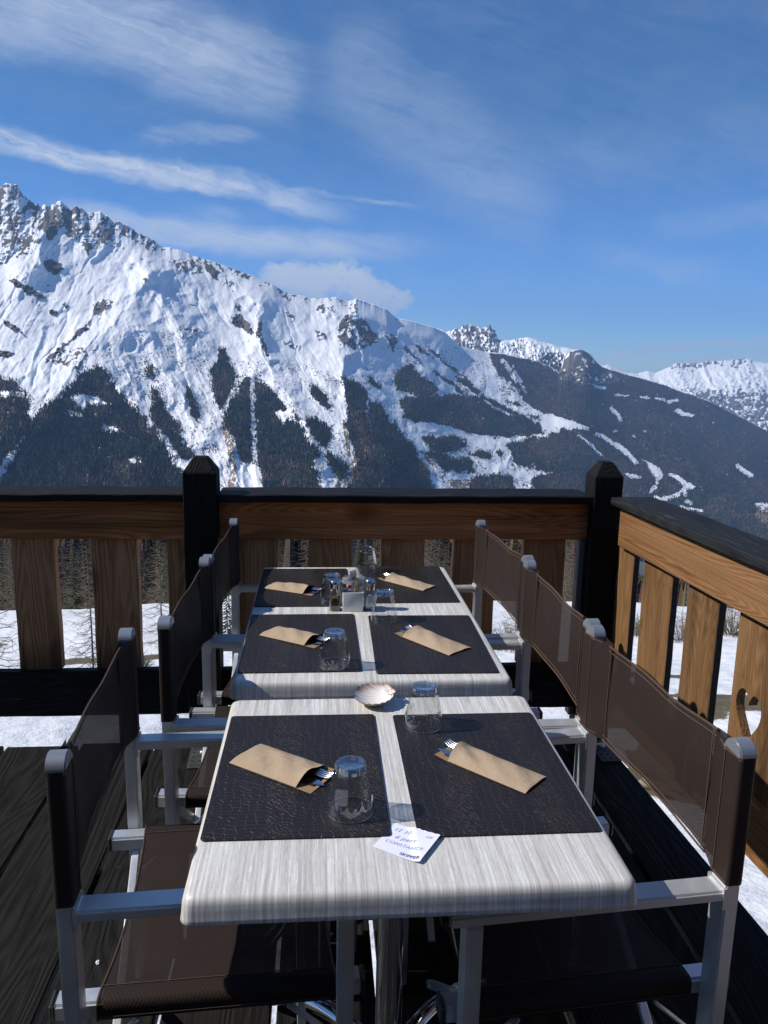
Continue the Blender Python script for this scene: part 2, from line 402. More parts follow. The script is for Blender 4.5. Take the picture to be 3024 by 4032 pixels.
def glassy(name, tint, ior=1.45, amt=1.0):
    m, t, b, o = mat(name); m.node_tree.nodes.remove(b)
    tr = t.new('ShaderNodeBsdfTransparent'); tr.inputs[0].default_value = (*tint, 1)
    gl = t.new('ShaderNodeBsdfGlossy'); gl.inputs['Roughness'].default_value = .04
    lw = t.new('ShaderNodeLayerWeight'); lw.inputs[0].default_value = .5
    f0 = ((ior-1)/(ior+1))**2
    fr = t.math('ADD', f0, t.math('MULTIPLY', t.math('POWER', lw.outputs['Facing'], 4.0), 1-f0))
    mxs = t.new('ShaderNodeMixShader'); t.put(mxs.inputs[0], t.math('MULTIPLY', fr, amt, clamp=True))
    t.l.new(tr.outputs[0], mxs.inputs[1]); t.l.new(gl.outputs[0], mxs.inputs[2]); t.l.new(mxs.outputs[0], o.inputs[0]); return m
M['glass'] = glassy('clear thin glass', (.985, .99, .992), 1.65, 2.3)
M['glassbase'] = glassy('thick glass foot', (.93, .95, .975), 2.1, 2.2)
m, t, b, o = mat('solid glass'); b.inputs['Transmission Weight'].default_value = 1; b.inputs['Roughness'].default_value = .01; b.inputs['IOR'].default_value = 1.5
b.inputs['Base Color'].default_value = (.95, .97, .99, 1); t.put(b.inputs['Normal'], t.bump(t.noise(t.tc(), 90, 2), .15, .003)); M['solidglass'] = m
M['ceramic'] = simple('white glazed ceramic', (.66, .71, .70), .18, 0, .5, .03, 20)
M['pepper'] = simple('ground pepper', (.075, .055, .035), .9, 0, .2, .5, 900)
M['salt'] = simple('table salt', (.62, .66, .70), .8, 0, .3, .08, 900)
M['sachet'] = simple('sugar sachet paper', (.72, .70, .66), .6, 0, .3, .06, 60)
M['sachet_brown'] = simple('brown sugar sachet', (.42, .28, .15), .6, 0, .3, .15, 90)
M['red'] = simple('red print', (.38, .02, .03), .6)
M['greyprint'] = simple('grey print', (.25, .24, .24), .6)
M['rock'] = simple('mossy grey stone', (.20, .17, .13), .9, 0, .2, .5, 14, .02)
M['plate'] = simple('galvanised plate', (.10, .11, .11), .5, .6, .5, .4, 30)
M['hole'] = simple('dark hole', (.004, .004, .004), .9)

# ------------------------------------------------------------------ noise on numpy arrays
def _h(ix, iy, s):
    n = (ix.astype(np.int64)*374761393 + iy.astype(np.int64)*668265263 + s*1274126177) & 0x7fffffff
    n = ((n ^ (n >> 13))*1274126177) & 0x7fffffff
    return ((n ^ (n >> 16)) & 0xffff)/65535.0
def vnoise(x, y, s=0):
    ix, iy = np.floor(x), np.floor(y); fx, fy = x-ix, y-iy
    fx = fx*fx*fx*(fx*(fx*6-15)+10); fy = fy*fy*fy*(fy*(fy*6-15)+10)
    a, b = _h(ix, iy, s), _h(ix+1, iy, s); c, d = _h(ix, iy+1, s), _h(ix+1, iy+1, s)
    return (a+(b-a)*fx)*(1-fy)+(c+(d-c)*fx)*fy
def fbm(x, y, s=0, o=4, g=.5):
    v = 0; a = 1; t = 0
    for k in range(o): v = v+a*vnoise(x*2**k+k*17.3, y*2**k-k*9.1, s+k); t += a; a *= g
    return v/t
def ridged(x, y, s=0, o=3):
    v = 0; a = 1; t = 0
    for k in range(o): v = v+a*(1-np.abs(2*vnoise(x*2**k+k*5.7, y*2**k+k*3.3, s+k)-1)); t += a; a *= .5
    return v/t
def sst(a, b, x):
    q = np.clip((x-a)/(b-a), 0, 1); return q*q*(3-2*q)
def inpoly(X, Y, P):
    P = np.asarray(P, float); r = np.zeros(X.shape, bool)
    bb = (X >= P[:, 0].min()) & (X <= P[:, 0].max()) & (Y >= P[:, 1].min()) & (Y <= P[:, 1].max())
    x, y = X[bb], Y[bb]; q = np.zeros(x.shape, bool); j = len(P)-1
    for i in range(len(P)):
        xi, yi, xj, yj = *P[i], *P[j]
        if yi != yj: q ^= ((yi > y) != (yj > y)) & (x < (xj-xi)*(y-yi)/(yj-yi)+xi)
        j = i
    r[bb] = q; return r
def pdist(X, Y, L):
    d = np.full(X.shape, 1e9)
    for a, b in zip(L[:-1], L[1:]):
        ax, ay = a; bx, by = b; l2 = (bx-ax)**2+(by-ay)**2
        h = np.clip(((X-ax)*(bx-ax)+(Y-ay)*(by-ay))/l2, 0, 1)
        d = np.minimum(d, np.hypot(X-ax-h*(bx-ax), Y-ay-h*(by-ay)))
    return d
def mesh_np(name, V, F, mats, attrs=None, smooth=True):
    me = bpy.data.meshes.new(name); k = F.shape[1]
    me.vertices.add(len(V)); me.vertices.foreach_set('co', np.ascontiguousarray(V, np.float32).ravel())
    me.loops.add(F.size); me.loops.foreach_set('vertex_index', np.ascontiguousarray(F, np.int32).ravel())
    me.polygons.add(len(F)); me.polygons.foreach_set('loop_start', np.arange(0, F.size, k, dtype=np.int32))
    me.polygons.foreach_set('loop_total', np.full(len(F), k, np.int32))
    me.polygons.foreach_set('use_smooth', np.full(len(F), smooth, bool))
    for n, a in (attrs or {}).items():
        if a.ndim == 1: at = me.attributes.new(n, 'FLOAT', 'POINT'); at.data.foreach_set('value', np.ascontiguousarray(a, np.float32))
        else: at = me.attributes.new(n, 'FLOAT_VECTOR', 'POINT'); at.data.foreach_set('vector', np.ascontiguousarray(a, np.float32).ravel())
    for m in mats: me.materials.append(m)
    me.update(calc_edges=True); me.validate()
    o = bpy.data.objects.new(name, me); COL.objects.link(o); return o
def grid_faces(nr, nc):
    i = np.arange(nr-1)[:, None]*nc+np.arange(nc-1)[None]
    return np.stack([i, i+1, i+nc+1, i+nc], -1).reshape(-1, 4)
# ------------------------------------------------------------------ mountains
TILE = {1: (0, 700, .5424), 2: (800, 900, .4822), 3: (1500, 1200, .4822), 4: (2200, 1300, .4967)}
def tp(k, *q):                                  # flat list of survey points -> view directions' px
    ox, oy, s = TILE[k]; return [(ox+s*q[i], oy+s*q[i+1]) for i in range(0, len(q), 2)]
RIDGE = tp(1, -700, -40, -300, 160, -120, 150, 0, 80, 50, 50, 130, 75, 190, 130, 260, 180, 350, 215, 400, 200, 440, 187, 500, 220, 515, 235, 545, 198, 600, 222, 660, 250, 740, 262, 800, 300, 900, 340, 1000, 390, 1100, 450, 1200, 505, 1270, 515, 1350, 545) \
  + tp(2, 0, 250, 60, 258, 150, 295, 260, 335, 400, 385, 500, 435, 570, 455, 650, 510, 720, 535, 830, 555, 880, 570, 1000, 565, 1080, 560, 1180, 590, 1250, 575, 1330, 600, 1420, 630, 1500, 660, 1570, 720) \
  + tp(3, 130, 110, 207, 122, 350, 160, 440, 187, 520, 222, 560, 262, 650, 340, 750, 365, 870, 388, 1000, 395, 1120, 428, 1200, 438, 1310, 470, 1400, 520, 1455, 545, 1475, 500, 1500, 440, 1550, 385) \
  + tp(4, 40, 205, 90, 165, 130, 153, 190, 157, 250, 190, 300, 250, 340, 290, 390, 308, 480, 335, 560, 358, 640, 378, 720, 400, 830, 432, 950, 482, 1100, 528, 1250, 592, 1400, 672, 1550, 742, 1659, 802, 2100, 980, 2700, 1100)
SPURS = [(tp(1, 1075, 700, 960, 900, 850, 1050, 640, 1250, 520, 1420, 330, 1650, 100, 1900, -80, 2080), 190, 75), (tp(1, 1075, 700, 1140, 800, 1210, 950, 1330, 1150), 150, 110), (tp(1, 1075, 700, 1250, 690, 1400, 800, 1520, 900), 110, 60),
  (tp(1, 740, 1380, 1000, 1640, 1320, 2100), 130, 70), (tp(1, 1000, 1050, 1150, 1300, 1300, 1600, 1500, 1900), 110, 60),
  (tp(2, 1250, 580, 1200, 800, 1130, 1200, 1250, 1500, 1500, 1950), 190, 150), (tp(2, 500, 430, 440, 720, 470, 1000, 600, 1250, 800, 1500, 920, 1900), 160, 110),
  (tp(2, 350, 1215, 300, 1500, 260, 1800), 90, 45), (tp(1, 350, 215, 330, 460, 240, 640), 110, 80), (tp(1, 545, 200, 640, 520), 70, 40), (tp(1, 0, 1480, 150, 1650, -60, 2000), 120, 60),
  (tp(3, 0, 30, 170, 300, 450, 600, 800, 760, 1100, 900, 1350, 1050, 1600, 1300), 150, 90), (tp(3, 1000, 420, 1300, 700, 1659, 1000), 120, 60),
  (tp(4, 190, 150, 210, 430), 110, 130), (tp(4, 480, 330, 900, 800, 1300, 1400), 170, 120), (tp(4, 1100, 525, 1500, 1100), 130, 80), (tp(2, 240, 640, 330, 720, 420, 850), 45, 30), (tp(1, 320, 610, 470, 665), 45, 25)]
FOREST = [tp(1, 0, 1470, 120, 1480, 130, 1540, 190, 1560, 200, 1700, 230, 1800, 160, 1900, 60, 2000, 0, 2060, -400, 2400, -900, 2400, -900, 1400),
  tp(1, 740, 1370, 780, 1420, 830, 1520, 900, 1600, 1000, 1700, 1100, 1820, 1200, 1960, 1260, 2080, 1330, 2160, 1370, 2300, -300, 2600, 60, 2150, 150, 1950, 200, 1860, 300, 1690, 400, 1620, 480, 1550, 560, 1460, 640, 1400),
  tp(1, 1100, 1520, 1150, 1560, 1200, 1700, 1280, 1790, 1330, 1840, 1290, 1850, 1200, 1780, 1130, 1680, 1095, 1600), tp(1, 1090, 1640, 1150, 1720, 1250, 1830, 1350, 1940, 1410, 2020, 1370, 2060, 1260, 1950, 1180, 1850, 1100, 1740),
  tp(1, 1350, 1500, 1400, 1560, 1430, 1680, 1440, 1780, 1400, 1720, 1360, 1600), tp(1, 1060, 1370, 1110, 1380, 1120, 1450, 1070, 1440),
  tp(2, 130, 980, 180, 1000, 210, 1090, 250, 1160, 255, 1280, 200, 1400, 140, 1480, 110, 1420, 80, 1300, 60, 1180, 100, 1110),
  tp(2, 350, 1215, 390, 1240, 390, 1400, 400, 1560, 390, 1800, 400, 1930, 310, 1900, 260, 1720, 190, 1640, 170, 1560, 210, 1440, 280, 1320, 320, 1270),
  tp(2, 415, 1240, 520, 1290, 600, 1370, 670, 1450, 680, 1480, 590, 1500, 580, 1550, 640, 1590, 730, 1570, 740, 1500, 790, 1550, 820, 1700, 880, 1780, 960, 1820, 900, 1880, 880, 1950, 940, 2040, 980, 2300, 560, 2300, 470, 1980, 440, 1900, 440, 1700, 420, 1550, 420, 1350),
  tp(2, 1010, 1810, 1080, 1860, 1180, 1940, 1150, 2040, 1100, 2050, 1060, 1960, 1020, 1880), tp(2, 870, 1270, 930, 1290, 1000, 1380, 1040, 1480, 1000, 1490, 940, 1430, 880, 1350),
  tp(2, 840, 1530, 900, 1560, 1000, 1590, 1050, 1700, 1000, 1800, 920, 1720, 850, 1620),
  tp(2, 1130, 1190, 1200, 1240, 1290, 1260, 1330, 1340, 1350, 1420, 1440, 1420, 1480, 1460, 1500, 1560, 1600, 1650, 1700, 1760, 1850, 2000, 1900, 2300, 1150, 2300, 1250, 1900, 1220, 1750, 1160, 1600, 1180, 1480, 1160, 1300),
  tp(2, 1340, 1195, 1400, 1240, 1460, 1320, 1420, 1320, 1360, 1250),
  tp(3, -20, 820, 40, 960, 110, 970, 170, 1060, 240, 1180, 280, 1230, 300, 1300, 360, 1420, 420, 1470, 440, 1700, -20, 1700),
  tp(3, 110, 590, 200, 470, 240, 480, 330, 580, 400, 630, 480, 690, 440, 730, 340, 740, 250, 730, 200, 710, 130, 710, 105, 650),
  tp(3, 150, 790, 200, 760, 300, 740, 450, 740, 600, 740, 730, 730, 850, 740, 950, 790, 1080, 850, 1200, 930, 1300, 970, 1340, 1040, 1250, 1060, 1150, 1080, 950, 1075, 800, 1080, 700, 1060, 600, 1020, 520, 1000, 400, 980, 300, 960, 170, 930, 200, 870, 150, 820),
  tp(3, 420, 520, 500, 580, 600, 650, 720, 720, 640, 720, 540, 640, 450, 580), tp(3, 600, 590, 700, 610, 780, 680, 820, 720, 760, 710, 650, 640),
  tp(3, 330, 1060, 400, 1060, 450, 1090, 560, 1060, 620, 1050, 700, 1130, 680, 1180, 560, 1220, 430, 1190, 350, 1130),
  tp(3, 350, 1200, 500, 1190, 520, 1230, 600, 1260, 740, 1270, 760, 1310, 740, 1370, 560, 1360, 470, 1320, 400, 1250), tp(3, 700, 1210, 860, 1190, 930, 1260, 850, 1280, 740, 1250),
  tp(3, 930, 1190, 990, 1190, 1000, 1260, 940, 1240), tp(3, 740, 1410, 900, 1390, 1040, 1400, 1100, 1440, 1090, 1480, 1150, 1800, 500, 1800, 720, 1480),
  tp(3, 880, 380, 1000, 390, 1120, 425, 1300, 465, 1450, 540, 1560, 560, 1700, 560, 1700, 960, 1550, 930, 1420, 900, 1330, 900, 1250, 850, 1180, 800, 1120, 680, 1060, 640, 980, 600, 900, 480),
  tp(3, 1010, 1130, 1150, 1110, 1330, 1060, 1430, 1050, 1500, 1040, 1659, 1100, 1720, 1300, 1720, 1800, 1300, 1800, 1240, 1480, 1240, 1420, 1400, 1380, 1250, 1330, 1100, 1310, 1060, 1250, 1040, 1180),
  tp(3, 1000, 760, 1100, 800, 1250, 870, 1310, 950, 1200, 900, 1080, 850),
  tp(4, 0, 330, 330, 280, 480, 325, 720, 388, 950, 470, 1250, 580, 1550, 730, 1700, 800, 2600, 1050, 2600, 2600, 0, 2600)]
CLEAR = [tp(1, 0, 1545, 170, 1555, 185, 1590, 100, 1592, 0, 1590), tp(1, 500, 1590, 560, 1560, 650, 1575, 740, 1600, 780, 1640, 740, 1660, 640, 1640, 610, 1700, 580, 1660, 540, 1690, 540, 1640), tp(1, 450, 1710, 500, 1690, 600, 1710, 615, 1730, 520, 1740),
  tp(1, 715, 1810, 750, 1780, 800, 1800, 880, 1810, 880, 1840, 800, 1850, 740, 1845), tp(1, 890, 2060, 950, 2030, 1030, 2025, 1030, 2070, 960, 2075),
  tp(3, 1300, 885, 1400, 905, 1500, 935, 1659, 985, 1700, 1000, 1700, 1020, 1580, 1010, 1480, 985, 1400, 962, 1340, 935), tp(3, 1305, 950, 1350, 980, 1415, 1040, 1370, 1052, 1320, 995), tp(4, 0, 688, 100, 718, 230, 768, 245, 792, 170, 790, 130, 770, 100, 795, 0, 765),
  tp(4, 665, 1022, 740, 1058, 815, 1108, 835, 1150, 790, 1200, 775, 1260, 730, 1292, 712, 1280, 760, 1230, 768, 1180, 730, 1110), tp(4, 520, 1138, 600, 1138, 665, 1165, 640, 1182, 560, 1172), tp(4, 905, 640, 940, 618, 1000, 648, 1085, 675, 1050, 688, 980, 677), tp(4, 1560, 1370, 1720, 1380, 1720, 1600, 1640, 1570)]
CLEARL = [(tp(4, 300, 820, 380, 860, 440, 910), 7), (tp(4, 460, 910, 530, 960, 560, 990, 610, 1045), 10), (tp(4, 890, 1145, 950, 1170, 1000, 1220, 1060, 1240, 1010, 1250, 960, 1290, 880, 1330, 800, 1340, 770, 1325), 8), (tp(4, 1000, 1230, 1005, 1310), 6),
  (tp(4, 1425, 1080, 1460, 1112, 1520, 1150), 9), (tp(4, 270, 422, 300, 450, 360, 460), 6), (tp(4, 650, 530, 720, 540), 4), (tp(4, 770, 545, 840, 555), 5), (tp(4, 870, 572, 940, 550), 6), (tp(4, 415, 620, 460, 660, 492, 712), 6), (tp(4, 450, 510, 550, 520), 2.5), (tp(4, 440, 800, 460, 802), 5), (tp(4, 160, 830, 260, 910, 340, 995), 3.5), (tp(4, 680, 800, 692, 806), 4), (tp(4, 585, 840, 600, 846), 4), (tp(4, 970, 1400, 1140, 1440), 6), (tp(4, 1020, 1360, 1050, 1370), 7), (tp(4, 1250, 1505, 1290, 1510), 4),
  (tp(2, 400, 1230, 400, 1500, 410, 1700, 425, 1900), 7), (tp(2, 1350, 1400, 1330, 1540, 1370, 1600), 5), (tp(2, 700, 1560, 800, 1590, 900, 1750), 7), (tp(3, 900, 742, 1000, 800, 1080, 840, 1180, 868, 1300, 890), 9), (tp(3, 980, 690, 1100, 760, 1230, 850, 1310, 895), 7), (tp(3, 900, 740, 1065, 640), 6), (tp(3, 310, 985, 420, 995, 560, 1025, 700, 1075, 880, 1100, 890, 1130, 800, 1160, 680, 1200, 600, 1238), 14), (tp(3, 960, 1130, 1010, 1180, 1040, 1240, 1060, 1300), 14), (tp(3, 1010, 1110, 1150, 1100), 9),
  (tp(3, 1080, 500, 1180, 720), 5), (tp(3, 1000, 460, 1110, 620), 9), (tp(3, 850, 780, 940, 850, 1060, 900), 3.5), (tp(3, 580, 1220, 760, 1255, 900, 1290), 7), (tp(3, 880, 1180, 960, 1260, 1060, 1300), 8)]
ROCK = [(tp(1, 65, 735, 110, 730, 200, 790, 290, 840, 330, 875, 290, 880, 200, 840, 110, 780), .85), (tp(1, 310, 610, 350, 590, 400, 600, 440, 630, 475, 665, 400, 700, 360, 695, 330, 650), .85), (tp(1, -300, 100, 50, 45, 130, 75, 350, 215, 330, 300, 300, 360, 280, 480, 230, 550, 150, 560, 0, 630, -300, 700), .47),
  (tp(1, 350, 215, 440, 185, 520, 240, 545, 195, 640, 250, 560, 330, 560, 460, 500, 440, 430, 350, 400, 440, 330, 460, 310, 380, 290, 340), .62), (tp(1, 640, 245, 740, 258, 1000, 385, 1140, 465, 1130, 520, 1080, 540, 1010, 470, 880, 410, 860, 500, 780, 540, 680, 500, 640, 560, 590, 500, 560, 380, 600, 320), .45),
  (tp(1, 1220, 590, 1290, 560, 1475, 600, 1475, 700, 1300, 680, 1240, 640), .45), (tp(1, 1030, 740, 1080, 700, 1095, 730, 1050, 760), .8), (tp(1, 680, 920, 760, 870, 830, 900, 760, 960, 690, 1000), .62), (tp(1, 610, 1080, 670, 1020, 640, 1100, 520, 1180, 560, 1110), .7),
  (tp(1, 340, 1330, 450, 1250, 600, 1230, 640, 1290, 560, 1400, 520, 1380, 400, 1340), .48), (tp(1, 20, 1030, 90, 1050, 180, 1130, 140, 1125, 60, 1080), .75), (tp(1, 350, 965, 400, 960, 425, 990, 390, 1000), .9), (tp(1, 450, 910, 500, 915, 500, 940, 460, 940), .7), (tp(1, 0, 1250, 100, 1270, 60, 1310, 0, 1300), .6), (tp(1, 1320, 1095, 1440, 1100, 1430, 1120, 1340, 1110), .7),
  (tp(2, 0, 265, 60, 300, 150, 370, 100, 410, 60, 400, 30, 340), .72), (tp(2, 120, 430, 180, 380, 250, 400, 230, 480), .5), (tp(2, 230, 720, 280, 700, 370, 770, 420, 850, 390, 860, 310, 810, 240, 760), .88), (tp(2, 240, 640, 300, 615, 285, 680), .75),
  (tp(2, 1240, 570, 1200, 640, 1140, 740, 1090, 880, 1110, 940, 1200, 960, 1260, 1010, 1330, 960, 1450, 920, 1380, 820, 1300, 740, 1260, 650), .57), (tp(2, 900, 660, 1000, 600, 1160, 595, 1100, 680, 960, 690), .45), (tp(2, 920, 830, 1000, 840, 1010, 900, 940, 900), .55), (tp(2, 640, 900, 820, 970, 800, 1000, 660, 940), .5), (tp(2, 1480, 850, 1600, 900, 1560, 1000, 1490, 920), .55),
  (tp(2, 640, 670, 740, 700, 735, 760, 680, 720), .42), (tp(4, -30, 320, 130, 145, 200, 150, 300, 250, 345, 290, 500, 400, 440, 410, 300, 430, 150, 420, 0, 380), .66)]
ROCKL = [(tp(2, 475, 770, 455, 850, 480, 950, 515, 1030), 8), (tp(3, 400, 360, 480, 420, 590, 540), 6), (tp(3, 290, 335, 430, 440), 5), (tp(1, 330, 1340, 620, 1080), 5), (tp(3, 180, 350, 330, 480), 4), (tp(3, 400, 365, 700, 610), 3)]
SPARSE = [(tp(1, 600, 1200, 1000, 1150, 1475, 1050, 1475, 2300, 1300, 2200, 800, 1450), .40), (tp(2, -20, 950, 500, 1080, 800, 1080, 1100, 1200, 1100, 1600, 700, 1500, 400, 1250, 0, 1500), .34), (tp(2, 700, 1480, 1150, 1560, 1250, 2300, 850, 2300), .40), (tp(2, 1100, 1000, 1659, 1100, 1659, 1500, 1300, 1300), .26), (tp(3, -20, 300, 900, 350, 1000, 720, 700, 700, 0, 560), .24), (tp(3, 260, 1180, 1720, 1100, 1720, 1800, 260, 1800), .40), (tp(3, 880, 420, 1200, 500, 1300, 900, 1000, 800), .52), (tp(2, -20, 1250, 230, 1500, 260, 2300, -20, 2300), .38), (tp(1, 200, 1560, 330, 1640, 250, 1800, 190, 1700), .45), (tp(3, -20, 780, 200, 850, 330, 1250, 200, 1200, 30, 960), .3)]
TAN = [(tp(2, 170, 1640, 220, 1760, 235, 1900, 250, 2000, 235, 2100), 15), (tp(2, 1150, 1590, 1180, 1750, 1190, 1850), 9), (tp(2, 1330, 1815, 1230, 1930, 1080, 2150), 20), (tp(1, 220, 2050, 60, 2170), 14), (tp(1, 300, 2080, 180, 2220), 9), (tp(3, 330, 1200, 450, 1330), 6), (tp(3, 580, 1460, 700, 1460), 8), (tp(4, 1600, 1450, 1720, 1540), 26)]
TANP = [tp(3, 560, 1420, 720, 1430, 700, 1500, 560, 1500), tp(4, 1570, 1390, 1720, 1400, 1720, 1600, 1640, 1560)]

def mountain_grid(name, ridge, az0, az1, ncol, nrow, el_base, r0, r1, jag, pad=0):
    ra = np.array([azel(*p) for p in ridge]); o = np.argsort(ra[:, 0]); ra = ra[o]
    az = np.concatenate([np.linspace(R(-50), az0, pad, endpoint=False), np.linspace(az0, az1, ncol), np.linspace(az1, R(56), pad+1)[1:]]) if pad else np.linspace(az0, az1, ncol)
    er = np.interp(az, ra[:, 0], ra[:, 1])
    t = np.linspace(0, 1, nrow)[:, None]**.86
    gk = np.exp(-.5*(np.linspace(-2.2, 2.2, 61))**2); az_u = np.linspace(az[0], az[-1], 1600); st_ = int(R(1.3)/(az_u[1]-az_u[0]))
    gk = np.exp(-.5*(np.arange(-3*st_, 3*st_+1)/st_)**2); gk /= gk.sum()
    eu = np.interp(az_u, ra[:, 0], ra[:, 1]); es = np.convolve(np.pad(eu, 3*st_, mode='edge'), gk, 'valid'); es = np.interp(az, az_u, es)-R(.25)
    EL = el_base+(es-el_base)[None]*t+(er-es)[None]*t**13+jag(az)[None]*t**40; AZ = np.broadcast_to(az, EL.shape)
    Dv = np.stack([np.sin(AZ)*np.cos(EL), np.cos(AZ)*np.cos(EL), np.sin(EL)], -1)
    X, Y = to_px(Dv)
    q = np.degrees(AZ)
    Rr = r0(q)*(r1(q)/r0(q))**(t**1.15)
    return az, t, EL, AZ, Dv, X, Y, Rr

def jagA(az):
    d = np.degrees(az); k = d*180
    rocky = sst(-9, -14, d)*.15+sst(-7, -10, d)*.04+.02+.045*np.exp(-((d-2)/2.5)**2)
    return R(1)*rocky*((fbm(k/75+.7, k*0, 3, 4, .6)-.5)*2.8)
az, t, EL, AZ, Dv, X, Y, Rr = mountain_grid('m', RIDGE, R(-23.5), R(33.5), 1180, 470, R(-13.5), lambda q: 1850+1500*sst(-2, 34, q), lambda q: 4050+2700*sst(-4, 28, q), jagA, pad=50)
edge = sst(0, .06, 1-t)*np.ones_like(X)          # relief dies out right at the skyline
wx = X+26*(fbm(X/60, Y/60, 5, 4)-.5)*2; wy = Y+26*(fbm(X/60, Y/60, 9, 4)-.5)*2
rel = np.zeros_like(X)
for L, wd, A in SPURS:
    d = pdist(wx, wy, L)/(wd*1.15); rel += A*.78*(1-np.tanh(d*1.5))*1.25
# ribs and gullies running down the fall line
side = sst(-120, 120, X-(610-(Y-1080)*.62)); 
a1 = X*.86+Y*.50; b1 = -X*.50+Y*.86; a2 = X*.89-Y*.45; b2 = X*.45+Y*.89
ribs = lambda sa, sb, s: (1-side)*ridged(a1/sa+1.3*fbm(X/110, Y/110, s+40, 3), b1/sb+.8*fbm(X/80, Y/80, s+44, 2), s, 2)+side*ridged(a2/sa+1.3*fbm(X/110, Y/110, s+50, 3), b2/sb+.8*fbm(X/80, Y/80, s+54, 2), s+7, 2)
low = sst(1900, 1250, Y)
rel += 40*(ribs(165, 460, 21)-.5)*2*.6+8*(ribs(60, 210, 31)-.5)*2*.6+2*(ribs(18, 60, 61)-.5)*2
rockm = np.zeros_like(X)
ux = X+13*(fbm(X/22, Y/22, 71, 4)-.5)*2; uy = Y+13*(fbm(X/22, Y/22, 75, 4)-.5)*2
for P, v in ROCK: rockm = np.where(inpoly(ux, uy, P), np.maximum(rockm, v), rockm)
for L, wd in ROCKL: rockm = np.maximum(rockm, .8*(pdist(ux, uy, L) < wd*(.4+1.2*fbm(X/14, Y/14, 77, 2))))
ridge_band = sst(70, 6, (er_dist := (EL[-1][None]-EL)*FPX)); rockm = np.maximum(rockm, ridge_band*.30*sst(1700, 1150, X+0*Y))
crag = ridged(X/17+.4*Y/17, Y/13, 81, 4)
rel += rockm*(26*(crag-.5)*2)+2.2*(fbm(X/9, Y/9, 91, 4)-.5)*2+17*(fbm(X/110, Y/110, 95, 3)-.5)*2-13*ribs(58, 300, 181)**6-6*ribs(26, 150, 191)**5
Rr2 = Rr-rel*(.15+.85*edge)
V = Dv*Rr2[..., None]; V[..., 2] += CAMZ
# ground cover
fx = X+15*(fbm(X/20, Y/20, 101, 5, .65)-.5)*2; fy = Y+22*(fbm(X/20, Y/24, 105, 5, .65)-.5)*2
forest = np.zeros(X.shape, bool)
for P in FOREST: forest |= inpoly(fx, fy, P)
cx_, cy_ = X+7*(fbm(X/12, Y/12, 111, 4, .6)-.5)*2, Y+6*(fbm(X/12, Y/12, 115, 4, .6)-.5)*2
for P in CLEAR: forest &= ~inpoly(cx_, cy_, P)
for L, wd in CLEARL: forest &= ~(pdist(cx_, cy_, L) < wd*(.75+.6*fbm(X/16, Y/16, 117, 2)))
knob = inpoly(ux, uy, ROCK[-1][0]); forest &= ~(knob & (fbm(X/8, Y/8, 119, 3) > .44))
forest &= er_dist > 5-5*sst(1900, 2200, X)
forest |= Y > 2015
holes = (fbm(X/7, Y/8, 121, 4, .65) > .79-.03*sst(900, 300, X)+.03*sst(1700, 2000, X)); forest &= ~holes
sp = np.zeros_like(X)
for P, v in SPARSE: sp = np.where(inpoly(fx, fy, P), np.maximum(sp, v), sp)
rn = (1-side)*fbm(a1/3.6, b1/5, 131, 4, .68)+side*fbm(a2/3.6, b2/5, 135, 4, .68)
rn = .72*rn+.28*fbm(X/38, Y/34, 138, 3)
bush = sst(.035, -.02, rn-(.29+.62*sp*.42))*(sp > 0)*.8
rk = (1-side)*fbm(a1/15, b1/30, 141, 5, .58)+side*fbm(a2/15, b2/30, 145, 5, .58)
rk = .6*rk+.4*(1-crag*.9)
rock = sst(.02, -.02, rk-(.22+.53*rockm))*(rockm > .02)
rock = np.maximum(rock, sst(.012, -.02, rk-.26)*sst(1300, 1100, Y+.25*X-250)*.9)
tan = np.zeros_like(X)
for L, wd in TAN: tan = np.maximum(tan, sst(wd*1.2, wd*.6, pdist(cx_, cy_, L)))
for P in TANP: tan = np.maximum(tan, inpoly(cx_, cy_, P)*.8)
tan *= (fbm(X/7, Y/7, 151, 3) > .36)
tan = np.maximum(tan, .75*forest*sst(.60, .70, fbm(X/26, Y/34, 155, 3))*(X < 800))
lar = sst(.40, .62, .5+1.5*(fbm(X/130, Y/80, 161, 4)-.5)+.10*sst(1650, 2300, X)+.13*(inpoly(X, Y, tp(3, 100, 460, 500, 480, 480, 740, 100, 720)) | inpoly(X, Y, tp(3, 880, 380, 1700, 560, 1600, 620, 1000, 640)))+.04*sst(1500, 1900, X)*sst(1700, 1850, Y))
nr, nc = X.shape
F = grid_faces(nr, nc)
back = V[-1].copy(); hb = np.hypot(back[:, 0], back[:, 1])[:, None]
b1_ = back.copy(); b1_[:, :2] *= 1+120/hb; b1_[:, 2] -= 90
b2_ = back.copy(); b2_[:, :2] *= 1+1500/hb; b2_[:, 2] -= 1100
VV = np.concatenate([V.reshape(-1, 3), b1_, b2_]); off = nr*nc
i = np.arange(nc-1)
F = np.concatenate([F, np.stack([(nr-1)*nc+i, (nr-1)*nc+i+1, off+i+1, off+i], -1), np.stack([off+i, off+i+1, off+nc+i+1, off+nc+i], -1)])
z2 = np.zeros(2*nc)
